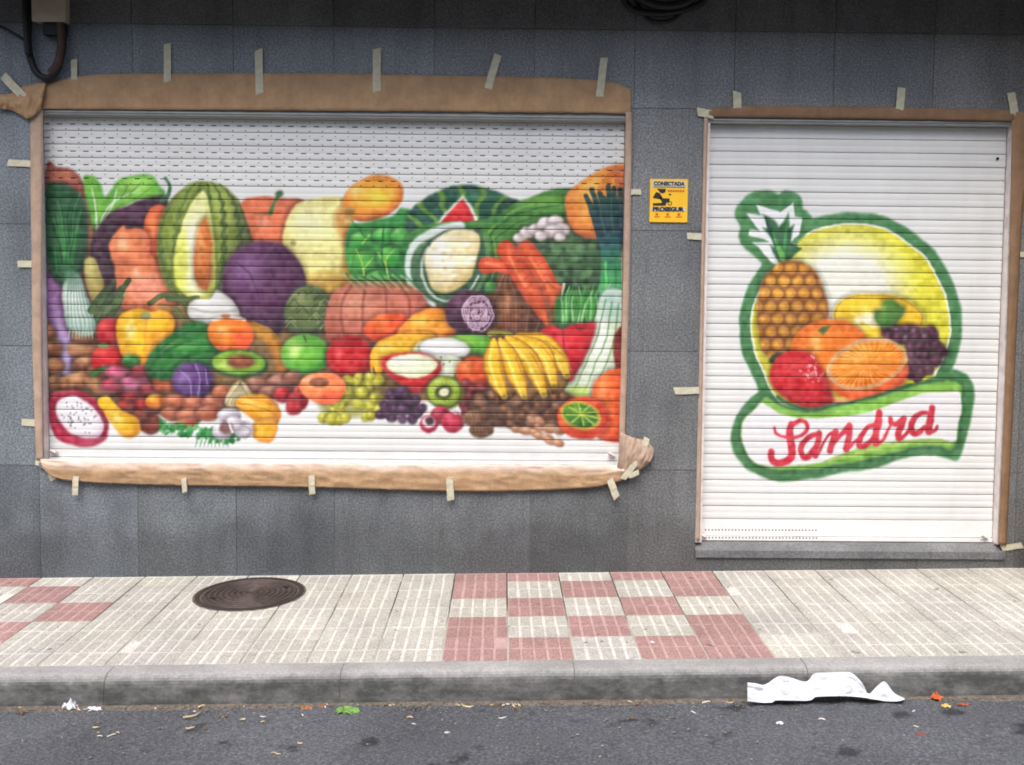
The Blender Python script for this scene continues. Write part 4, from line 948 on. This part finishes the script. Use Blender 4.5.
# ------------------------------------------------------------------ junction box with cables, upper left; cable coil top centre
q0 = onwall(39, -30, 0); q1 = onwall(71, 25, 0)
jb = empty('junction_box', ((q0.x+q1.x)/2, -.02, q1.z)); tag(jb, 'beige junction box with drooping dark cables at the upper left of the wall', 'junction box')
b = MB(); b.box(q0.x, q1.x, -.075, -.013, q1.z, q0.z); b.build('box_body', M_box, jb)
b = MB(); b.box(q0.x-.006, q1.x+.006, -.085, -.0755, q1.z-.006, q0.z+.006); b.build('box_lid', M_box, jb)
b = MB(); b.box(q0.x+.04, q1.x-.01, -.06, -.013, q1.z-.07, q1.z-.0065); b.build('cable_gland', M_sun, jb)
def cab(P, r, mat, parent, y=-.03):
    C = crspline([(onwall(x, yy, y).x, y, onwall(x, yy, y).z) for x, yy in P], 8); m = MB(); m.tube([tuple(c) for c in C], r, 8); return m.build('cable', mat, parent, smooth=True)
cab([(30,-40),(29,10),(28,40),(31,60),(38,74),(48,78),(57,70),(62,52),(63,35)], .019, M_sun, jb, -.032)
cab([(26,-40),(25,0),(26,30),(28,55)], .016, M_sun, jb, -.06)
cab([(60,20),(61,42),(58,62),(50,73)], .020, M_brown, jb, -.055)
cab([(-20,18),(0,26),(15,34),(24,40),(27,50)], .008, M_sun, jb, -.03)
co = empty('cable_coil', (onwall(662, 0, 0).x, -.03, onwall(662, 0, 0).z)); tag(co, 'coil of black cable hanging over the wall between the shutters', 'cable')
cab([(618,-14),(626,2),(634,10),(648,13),(668,13),(686,9),(702,2),(710,-14)], .018, M_sun, co, -.05)
cab([(632,-10),(640,8),(648,19),(660,22),(674,19),(684,8),(692,-10)], .010, M_sun, co, -.035)
cab([(622,-20),(640,-2),(664,6),(690,0),(704,-20)], .024, M_sun, co, -.07)

# ------------------------------------------------------------------ pavement
def tile_mat(name, a, b2, groove=False):
    n = NT(name); s = n.noise(130, 3, .75); m = n.noise(3, 6, .7); d = n.noise(28, 4, .7)
    c = n.ramp(s, [(.36, tuple(lin(a)*.72)), (.5, tuple(lin(a))), (.64, tuple(lin(b2)))])
    c = n.mix(1, c, n.ramp(m, [(.3, .80), (.62, 1.05)]), 'MULTIPLY')
    c = n.mix(1, c, n.ramp(d, [(.3, .86), (.55, 1.0)]), 'MULTIPLY')
    at = n.n('ShaderNodeAttribute'); at.attribute_name = 'tone'; c = n.mix(1, c, at.outputs['Color'], 'MULTIPLY')
    c = n.mix(1, c, n.ramp(n.noise(17, 2, .4), [(.235, .45), (.275, 1.0)]), 'MULTIPLY')      # trodden gum and drips
    n.col(c); n.pr(.85, 0, .3); n.bump(s, .3, .002); return n.m
M_tw = tile_mat('cream_terrazzo', (172,168,159), (200,196,187))
M_tr = tile_mat('red_terrazzo', (156,120,116), (178,150,146))
M_tg = tile_mat('cement_grooves', (202,199,191), (222,219,211))
M_tgr = tile_mat('pink_grooves', (180,149,144), (192,166,160))
def uv(u, v, h): # tile coordinates -> world
    x, y = U0+u*T, V0+v*T; return (x, y, gz(x, y)+h)
# measured pattern: rows 0 (kerb) .. 4 (cut row at the wall)
rows = {0:'R R W R R', 1:'R W R W R', 2:'W R W R W', 3:'R W R W R', 4:'R R W R R'}
def isred(i, j):
    if 0 <= i <= 4: return rows[j].split()[i] == 'R'
    return (i, j) in {(-9,4),(-10,4),(-8,3),(-7,2),(-8,1),(-9,0),(-10,0),(-10,1),(-10,3),(-11,0),(-11,2),(-11,4)}   # the other patch, at the left
"""row j (0 = beside the kerb)"""
rows = {0:'R R W R R', 1:'R W R W R', 2:'W R W R W', 3:'R W R W R', 4:'R R W R R'}
base = {'W': MB(), 'R': MB()}; pads = {'W': MB(), 'R': MB()}
VMAX = (-.0005-V0)/T
NROW = int(math.ceil(VMAX))
MANX = onpave(250, 594); MR = .335
def pad(mb, u0, u1, v0, v1, h0, h1, tone, ch=.012):
    P = [uv(u0, v0, h0), uv(u1, v0, h0), uv(u1, v1, h0), uv(u0, v1, h0), uv(u0+ch, v0+ch, h1), uv(u1-ch, v0+ch, h1), uv(u1-ch, v1-ch, h1), uv(u0+ch, v1-ch, h1)]
    i = len(mb.V); mb.V += P
    for f in ((4,5,6,7),(0,1,5,4),(1,2,6,5),(2,3,7,6),(3,0,4,7)): mb.F.append(tuple(i+k for k in f)); mb.T.append(tone)
dirt = MB()
for i in range(-22, 24):
    for j in range(NROW):
        red = isred(i, j); k = 'R' if red else 'W'
        tn = float(np.clip(rng.normal(1, .035), .9, 1.1)); tone = (tn, tn*rng.uniform(.985, 1.0), tn*rng.uniform(.96, 1.0))
        g2 = .011; v1 = min(j+1-g2, VMAX); h = rng.uniform(-.0006, .0006)
        pad(base[k], i+g2, i+1-g2, j+g2, v1, -.02, h, tone, .004)
        smooth_tile = red and rng.random() < .3
        for a in range(5):
            for c in range(2):
                pu0, pu1 = i+.2*a+rng.uniform(.012,.032), i+.2*a+rng.uniform(.168,.188); pv0, pv1 = j+.5*c+.018, min(j+.5*c+.482, VMAX)
                if pv1-pv0 < .04: continue
                if rng.random() < .008: continue
                pad(pads[k], pu0, pu1, pv0, pv1, h+.0002, h+.0026*(rng.uniform(.6, 1)), tone)
pv_ = empty('pavement'); tag(pv_, kind='structure')
base['W'].build('cream_tile_grooves', M_tg, pv_, tone=True); base['R'].build('red_tile_grooves', M_tgr, pv_, tone=True)
pads['W'].build('cream_tile_pads', M_tw, pv_, tone=True); pads['R'].build('red_tile_pads', M_tr, pv_, tone=True)
def joint_mat():
    n = NT('joint_dirt'); a = n.noise(1.7, 4, .7); sp = n.n('ShaderNodeSeparateXYZ'); n.l(n.coord(), sp.inputs[0])
    mr = n.n('ShaderNodeMapRange'); mr.inputs['From Min'].default_value = -1.2; mr.inputs['From Max'].default_value = -.5; n.l(sp.outputs[1], mr.inputs['Value'])
    mm = n.n('ShaderNodeMath', operation='MULTIPLY'); n.l(mr.outputs[0], mm.inputs[0]); n.l(n.ramp(a, [(.38, .15), (.5, 1)]), mm.inputs[1])
    n.col(n.mix(mm.outputs[0], (.42,.39,.33), (.07,.06,.045))); n.pr(.95); return n.m
jb2 = MB(); jb2.box(-8, 8, V0+.001, -.0005, -.06, -.0035, zf=gz); jb2.build('joint_sand', joint_mat(), pv_)
# kerb
def conc():
    n = NT('worn_concrete'); a = n.noise(80, 4, .8); m = n.noise(2.3, 6, .7); sp = n.noise(9, 5, .7, (1, 1, 2))
    c = n.ramp(a, [(.3, (.24,.235,.225)), (.7, (.41,.40,.38))])
    c = n.mix(1, c, n.ramp(m, [(.34, .72), (.6, 1.05)]), 'MULTIPLY')
    # splash dirt that clings to the upright face
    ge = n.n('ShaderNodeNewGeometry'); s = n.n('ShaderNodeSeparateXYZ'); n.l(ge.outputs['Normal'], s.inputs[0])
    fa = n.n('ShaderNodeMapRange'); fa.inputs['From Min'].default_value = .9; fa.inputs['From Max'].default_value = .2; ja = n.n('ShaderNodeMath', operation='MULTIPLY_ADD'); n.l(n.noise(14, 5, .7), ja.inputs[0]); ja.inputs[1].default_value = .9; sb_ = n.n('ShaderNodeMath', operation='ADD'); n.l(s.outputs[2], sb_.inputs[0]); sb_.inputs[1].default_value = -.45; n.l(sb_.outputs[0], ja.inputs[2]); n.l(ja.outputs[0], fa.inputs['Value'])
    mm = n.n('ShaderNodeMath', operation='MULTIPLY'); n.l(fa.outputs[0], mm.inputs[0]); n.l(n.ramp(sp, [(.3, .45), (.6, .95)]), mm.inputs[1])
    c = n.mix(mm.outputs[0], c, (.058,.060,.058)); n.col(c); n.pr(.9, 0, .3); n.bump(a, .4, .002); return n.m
kb = MB(); kx = [onpave(574, 668).x+1.02*k for k in range(-8, 8)]
prof = [(KY1-.001, -.25), (KY1-.001, 0), (KY0+.045, -.002), (KY0+.032, -.005), (KY0+.021, -.010), (KY0+.012, -.018), (KY0+.005, -.028), (KY0+.001, -.040), (KY0-.002, -.056), (KY0-.004, -.08), (KY0-.007, -.12), (KY0-.012, -.30)]
for k in range(len(kx)-1):
    xa, xb = kx[k]+.0018, kx[k+1]-.0018; nseg = 12; h = rng.uniform(-.0015, .0015); i0 = len(kb.V)
    for s in range(nseg+1):
        x = xa+(xb-xa)*s/nseg
        for (y, z) in prof:
            w = .0015*math.sin(x*11+z*20)
            kb.V.append((x, y+(w if y < KY1-.01 else 0), gz(x, KY1)+z+h))
    m = len(prof)
    for s in range(nseg):
        for a in range(m-1): kb.F.append((i0+s*m+a, i0+s*m+a+1, i0+(s+1)*m+a+1, i0+(s+1)*m+a)); kb.T.append(1)
    KERBSM = True
    kb.F.append(tuple(i0+a for a in range(m))[::-1]); kb.F.append(tuple(i0+nseg*m+a for a in range(m))); kb.T += [1, 1]
kerb = kb.build('kerb', conc()); tag(kerb, kind='structure')
kf = MB(); m = len(prof)
for x in (-8, 8): kf.V += [(x, y+.002 if y < KY1-.01 else y-.002, gz(x, KY1)+z-.002) for (y, z) in prof]
kf.F += [(a, a+1, m+a+1, m+a) for a in range(m-1)]; kf.T += [1]*(m-1)
o = kf.build('kerb_mortar', plain('kerb_mortar', (96,92,84), .95, var=.4)); o['kind'] = 'structure'
# road
def asphalt():
    n = NT('asphalt'); a = n.noise(75, 5, .85); m = n.noise(1.3, 6, .65); st = n.noise(5.5, 3, .5); v = n.n('ShaderNodeTexVoronoi'); v.inputs['Scale'].default_value = 120; n.l(n.coord(), v.inputs['Vector'])
    c = n.ramp(a, [(.38, (.040,.042,.048)), (.5, (.075,.078,.086)), (.63, (.155,.160,.170))])
    c = n.mix(1, c, n.ramp(m, [(.3, .8), (.65, 1.2)]), 'MULTIPLY')
    c = n.mix(1, c, n.ramp(st, [(.31, .38), (.38, 1.0)]), 'MULTIPLY')
    n.col(c); n.pr(.8, 0, .35); n.bump(v.outputs['Distance'], .5, .004); return n.m
M_road = asphalt()
V = []; F = []; X = np.linspace(-4.5, 4.5, 150); Yr = np.linspace(KY0-.004, -7, 110)
for y in Yr:
    for x in X: V.append((x, y, rz(x, y)+.003*math.sin(x*3.1+y*2)+.002*math.sin(x*7.7-y*5)+rng.normal(0, .0007)))
for j in range(109):
    for i in range(149): F.append((j*150+i, (j+1)*150+i, (j+1)*150+i+1, j*150+i+1))
n0 = len(V)
def rq(x0, x1, y0, y1):
    i = len(V); V.extend([(x0, y0, rz(x0, y0)-.006), (x1, y0, rz(x1, y0)-.006), (x1, y1, rz(x1, y1)-.006), (x0, y1, rz(x0, y1)-.006)]); F.append((i, i+1, i+2, i+3))
rq(-60, 60, -10.4, KY0-.002)
rd = mesh('road', V, F, M_road, smooth=True); tag(rd, kind='structure')
# gutter grime: a low ragged fillet of grit packed against the kerb
gr = MB(); n = 400; xs = np.linspace(-4.5, 4.5, n); i0 = 0
for x in xs:
    w = .014+.010*abs(math.sin(x*5.3)+.6*math.sin(x*13.1))*rng.uniform(.5, 1); y0 = KY0-.010
    gr.V += [(x, y0+.012, rz(x, y0)+.013), (x, y0-w*.5, rz(x, y0)+.008), (x, y0-w*1.5, rz(x, y0)-.003)]
for i in range(n-1):
    for a in range(2): gr.F.append((3*i+a, 3*i+a+1, 3*i+a+4, 3*i+a+3)); gr.T.append(1)
o = gr.build('gutter_grit', plain('gutter_grit', (96,88,78), .95, var=.5, scale=60, bump=.5), smooth=True); tag(o, kind='structure')

gs = MB()
for k in range(2400):
    x = rng.uniform(-3.2, 3.2); d = rng.exponential(.05) if k % 3 else rng.uniform(0, 1.0); y = KY0-.018-d; r = rng.uniform(.0015, .0042)*(1.8 if k % 9 == 0 else 1)
    if d > 1.1: continue
    z = rz(x, y)+r*.5+(.006 if d < .02 else 0); i = len(gs.V); a = rng.uniform(0, 6.28)
    gs.V += [(x+r*math.cos(a+t)*rng.uniform(.7,1.4), y+r*math.sin(a+t)*rng.uniform(.7,1.2), z+rng.uniform(-.3,.3)*r) for t in (0, 1.57, 3.14, 4.71)]+[(x, y, z+r*.8), (x, y, z-r)]
    for q in range(4): gs.F += [(i+q, i+(q+1) % 4, i+4), (i+(q+1) % 4, i+q, i+5)]; gs.T += [1, 1]
o = gs.build('grit', plain('grit_stone', (128,118,104), .9, var=.6, scale=60)); tag(o, 'loose grit and tiny stones gathered along the gutter', 'grit', kind='stuff')

# ------------------------------------------------------------------ manhole cover
mc = empty('manhole_cover', MANX); tag(mc, 'round rusty brown manhole cover with concentric rings set in the pavement', 'manhole cover')
def ring(r0, r1, h0, h1, n=72, ch=.003):
    m = MB(); A = []
    for (r, h) in ((r0, h0), (r0+ch, h1), (r1-ch, h1), (r1, h0)):
        A.append([(MANX.x+r*math.cos(t*math.tau/n), MANX.y+r*math.sin(t*math.tau/n)) for t in range(n)])
    for a, h in zip(A, (h0, h1, h1, h0)): m.V += [(x, y, gz(x, y)+h) for x, y in a]
    for k in range(3):
        for t in range(n): m.F.append((k*n+t, (k+1)*n+t, (k+1)*n+(t+1) % n, k*n+(t+1) % n)); m.T.append(1)
    return m
def join(L):
    m = MB()
    for a in L:
        i = len(m.V); m.V += a.V; m.F += [tuple(k+i for k in f) for f in a.F]; m.T += a.T
    return m
MRR = (onpave(305, 592)-onpave(196, 596)).length/2
ring(MRR-.03, MRR, -.01, .008).build('frame', M_iron2, mc)
ring(.0005, MRR+.012, -.012, .0034).build('mortar_collar', plain('collar_mortar', (92,84,76), .95, var=.4), mc)
join([ring(.0005, MRR-.034, -.012, .0042)]).build('disc', M_iron2, mc)
join([ring(r, r+.017, .004, .0095) for r in np.arange(.025, MRR-.05, .030)]).build('raised_rings', M_iron, mc)
for a in (.5, .5+math.pi):
    b = MB(); x, y = MANX.x+.2*math.cos(a), MANX.y+.2*math.sin(a); b.box(x-.02, x+.02, y-.01, y+.01, .0094, .0115, zf=gz)
    b.build('lifting_slot', M_dark, mc)

# ------------------------------------------------------------------ litter
M_litw = plain('white_paper', (214,214,218), .8, var=.05, scale=20, bump=.2)
def crumple(name, px, py, w, d, h, mat, label, cat, seed, group=None, n=9, where=None):
    R2 = np.random.default_rng(seed); q = (where or onroad)(px, py); V = []; F = []
    for j in range(n):
        for i in range(n):
            u, v = i/(n-1)*2-1, j/(n-1)*2-1; rr = 1-.25*R2.random()
            if abs(u) == 1 or abs(v) == 1: rr *= R2.uniform(.7, 1.15)
            k = max(abs(u), abs(v))/(math.hypot(u, v)+1e-6) if (u or v) else 1
            V.append((u*k*w/2*rr, v*k*d/2*rr, .003+h*(R2.random()**1.5)*(1-.6*math.hypot(u*k, v*k))))
    for j in range(n-1):
        for i in range(n-1): F.append((j*n+i, j*n+i+1, (j+1)*n+i+1, (j+1)*n+i))
    n0 = len(V); V += [(x, y, z-.0015) for x, y, z in V]; F += [tuple(k+n0 for k in f[::-1]) for f in F]
    for i in range(n-1):
        F += [(i+1, i, i+n0, i+1+n0), ((n-1)*n+i, (n-1)*n+i+1, (n-1)*n+i+1+n0, (n-1)*n+i+n0), (i*n, (i+1)*n, (i+1)*n+n0, i*n+n0), ((i+1)*n+n-1, i*n+n-1, i*n+n-1+n0, (i+1)*n+n-1+n0)]
    o = mesh(name, V, F, mat, smooth=False); o.location = q; o.rotation_euler = (0, 0, R2.uniform(-.4, .4)); return tag(o, label, cat, group)
crumple('paper_scrap', 71, 708, .085, .09, .05, M_litw, 'crumpled white paper scrap in the gutter, the bulkier of the pair at the left', 'litter', 11)
crumple('paper_scrap', 94, 709, .095, .06, .012, M_litw, 'flat white paper scrap in the gutter, right beside the bulkier one', 'litter', 12)
crumple('green_leaf', 348, 712, .13, .10, .03, plain('fresh_leaf', (104,140,66), .6, var=.5, scale=60), 'bright green wilted salad leaf on the asphalt by the kerb', 'leaf', 13)
crumple('dead_leaf', 306, 709, .07, .05, .02, plain('dead_leaf', (146,102,72), .8, var=.3, scale=60), 'brown dead leaf left of the green salad leaf, the larger of two', 'leaf', 14)
crumple('dead_leaf', 322, 707, .045, .04, .018, plain('dead_leaf_dark', (134,92,66), .8, var=.3, scale=60), 'small brown dead leaf touching the kerb, nearest the green salad leaf', 'leaf', 15)
M_peel = plain('orange_peel', (206,104,52), .5, var=.25, scale=50); M_peely = plain('yellow_peel', (222,180,100), .5, var=.25, scale=50)
crumple('fruit_peel', 908, 693, .07, .05, .05, M_peely, 'yellow fruit peel curl next to the end of the white paper towel', 'fruit peel', 16)
crumple('fruit_peel', 936, 700, .06, .05, .045, M_peel, 'bright orange fruit peel standing in the gutter', 'fruit peel', 17)
crumple('fruit_peel', 946, 707, .045, .035, .015, M_peely, 'pale yellow peel fragment just below the bright orange peel', 'fruit peel', 18)
crumple('fruit_peel', 963, 705, .07, .03, .008, plain('dull_peel', (150,80,60), .7, var=.2), 'flat dull red peel strip, rightmost in the gutter', 'fruit peel', 19)
crumple('fruit_peel', 921, 735, .05, .03, .006, plain('dull_peel2', (130,70,56), .7, var=.2), 'small dull reddish scrap on the asphalt below the orange peel', 'litter', 20)
crumple('paper_scrap', 780, 724, .035, .03, .012, M_litw, 'tiny white scrap on the asphalt below the white paper towel', 'litter', 21)
crumple('paper_scrap', 447, 734, .028, .025, .01, M_litw, 'tiny white scrap on the asphalt in the middle of the road edge', 'litter', 22)
crumple('paper_scrap', 257, 619, .07, .05, .006, plain('pale_scrap', (215,212,205), .9, var=.15), 'pale flattened scrap on the tiles in front of the manhole cover', 'litter', 23, where=onpave)
crumple('paper_scrap', 652, 643, .03, .02, .012, M_litw, 'small white crumb on the red tiles near the kerb', 'litter', 24, where=onpave)
# long paper towel slumped against the kerb
Zp = lambda L: [(720+x/3.37, 640+y/3.37) for x, y in L]
bot = crspline(Zp([(92,206),(140,211),(180,210),(192,203),(300,204),(320,192),(400,189),(470,192),(520,200),(560,206),(600,206),(622,200)]), 8)
top = crspline(Zp([(92,143),(120,146),(152,150),(196,123),(230,124),(290,140),(318,113),(360,110),(412,108),(445,112),(480,145),(500,182),(530,155),(556,140),(586,178),(622,196)]), 8)
nx, ny = 64, 12
TW = 1-np.abs(2*vnoise(ny, nx, 5, 77)-1); TW2 = 1-np.abs(2*vnoise(ny, nx, 2.4, 78)-1)
def res(P, n):
    t = np.linspace(0, len(P)-1, n); return np.stack([np.interp(t, np.arange(len(P)), P[:, 0]), np.interp(t, np.arange(len(P)), P[:, 1])], 1)
xx = np.linspace(0, 1, nx); bx = np.interp(xx, [0, 1], [747.5, 904.5])
bt = np.interp(bx, bot[:, 0], bot[:, 1]); tt = np.interp(bx, *zip(*sorted(map(tuple, top))))
V = []
for j in range(ny):
    v = j/(ny-1)
    for i in range(nx):
        py = bt[i]*(1-v)+tt[i]*v
        lean = KY0-.090+.055*v+.020*(TW[j, i]-.5)+.006*(TW2[j, i]-.5)+.010*(abs(math.sin(xx[i]*12))*2-1)
        q = onwall(bx[i], py, lean)
        zmin = rz(q.x, lean)+.003; V.append((q.x, lean, max(q.z, zmin)))
F = [(j*nx+i, j*nx+i+1, (j+1)*nx+i+1, (j+1)*nx+i) for j in range(ny-1) for i in range(nx-1)]
F = [t for f in F for t in ((f[0], f[1], f[2]), (f[0], f[2], f[3]))]
o = mesh('paper_towel', V, F, M_litw, smooth=False); md = o.modifiers.new('thick', 'SOLIDIFY'); md.thickness = .0005
tag(o, 'long crumpled white paper towel slumped in the gutter against the kerb', 'litter')
# cigarette ends, sticks and crumbs
M_bit = [plain('straw_bit', (206,182,142), .8, var=.3), plain('brown_bit', (122,84,58), .8, var=.3), plain('pale_bit', (220,212,198), .8, var=.2)]
bits = [(192,717,.10,.9,0,'pale straw lying aslant on the asphalt left of the dead leaves'),(12,709,.03,0,1,None),(22,709,.03,.2,0,None),(205,729,.02,.1,1,None),(190,729,.03,0,0,None),(112,736,.03,.6,2,None),(118,734,.02,-.4,0,None),(96,729,.03,0,0,None),(100,737,.02,.2,2,None),(160,709,.03,.1,1,None),(246,707,.04,-.2,2,None),(236,706,.02,.6,1,None),(243,721,.025,.1,0,None),(263,718,.03,-.1,2,None),(263,723,.02,.5,0,None),(276,754,.04,0,0,None),(300,744,.02,-.4,0,None),(207,706,.05,.1,0,None),(378,706,.03,.1,1,None),(410,717,.025,.8,1,None),(414,725,.02,0,2,None),(458,704,.02,0,0,None),(467,707,.05,-.3,0,None),(498,706,.03,.5,1,None),(506,704,.03,.2,2,None),(560,701,.04,.1,0,None),(616,702,.03,.1,1,None),(630,703,.02,.1,0,None),(636,699,.03,.7,1,None),(638,705,.02,.1,1,None),(593,701,.02,0,2,None),(632,720,.025,.1,1,None),(666,700,.02,0,2,None),(693,713,.03,-.7,2,None),(724,700,.04,.3,2,None),(730,703,.03,-.4,0,None),(706,703,.03,0,2,None)]
R3 = np.random.default_rng(5)
for k in range(46):
    x_ = R3.uniform(4, 1020); bits.append((x_, (709-.018*x_)+abs(R3.normal(0, 1))*(3 if k % 3 else 20), R3.uniform(.012, .035), R3.uniform(-1, 1), int(R3.integers(0, 3)), None))
for k, (px, py, L, a, m, lab) in enumerate(bits):
    q = onroad(px, min(760, max(py, 706 if px < 560 else 703-.02*(px-560)))); mb = MB(); r = (.0022+.0016*((k*37) % 5)/4) if L < .09 else .0042
    P = [Vector((math.cos(a)*L*(t-.5)+.10*L*math.sin(t*4+k), math.sin(a)*L*(t-.5)+.18*L*math.cos(t*5+k*2), r*1.1+.002*math.sin(t*3+k))) for t in (0, .35, .7, 1)]
    mb.tube([tuple(p) for p in P], [r*.8, r, r, r*.7], 7); o = mb.build('litter_crumb', M_bit[m], smooth=True); o.location = q+Vector((0, 0, .002))
    tag(o, lab or 'tiny dry crumb or stub scattered along the gutter and road edge', 'litter', 'tiny crumbs scattered in the gutter')
    if lab: o.name = 'straw'; del o['group']

# ------------------------------------------------------------------ far side of the street (behind the camera): it shades the low sky
ob = empty('opposite_building', (0, -10.5, 0)); tag(ob, 'rendered building across the street, out of the picture behind the camera', 'building')
M_op = plain('pale_render', (176,168,156), .9, var=.08, scale=2)
b = MB(); b.box(-16, 16, -16, -10.5, -.6, 6.6); b.build('wall', M_op, ob)
for i in range(-7, 8):
    for z in (.6, 3.6): b = MB(); b.box(i*2.1-.5, i*2.1+.5, -10.502, -10.46, z, z+1.5); b.build('window', M_dark, ob)

# ------------------------------------------------------------------ light
w = bpy.data.worlds.new('World'); S.world = w; w.use_nodes = True; nt = w.node_tree
sky = nt.nodes.new('ShaderNodeTexSky'); sky.sky_type = 'NISHITA'; sky.sun_disc = False
SE, SR = math.radians(58), math.radians(195)
sky.sun_elevation = SE; sky.sun_rotation = SR; sky.air_density = 1.0; sky.dust_density = 3.0; sky.ozone_density = .6
bg = nt.nodes['Background']; bg.inputs[1].default_value = .12; nt.links.new(sky.outputs[0], bg.inputs[0])
sl = bpy.data.lights.new('sun', 'SUN'); sl.energy = 1.2; sl.angle = math.radians(40); sl.color = (1, .98, .95)
so = bpy.data.objects.new('sun', sl); COL.objects.link(so)
az = SR; dv = Vector((math.sin(az)*math.cos(SE), math.cos(az)*math.cos(SE), math.sin(SE)))
so.rotation_euler = dv.to_track_quat('Z', 'Y').to_euler(); so.location = (0, -5, 8)
S.view_settings.view_transform = 'Standard'; S.view_settings.look = 'None'; S.view_settings.gamma = 1
S.view_settings.exposure = 1.28; S.view_settings.use_curve_mapping = False
S.render.engine = 'CYCLES'; S.cycles.max_bounces = 6; S.cycles.use_denoising = True
S.cycles.filter_width = 1.9
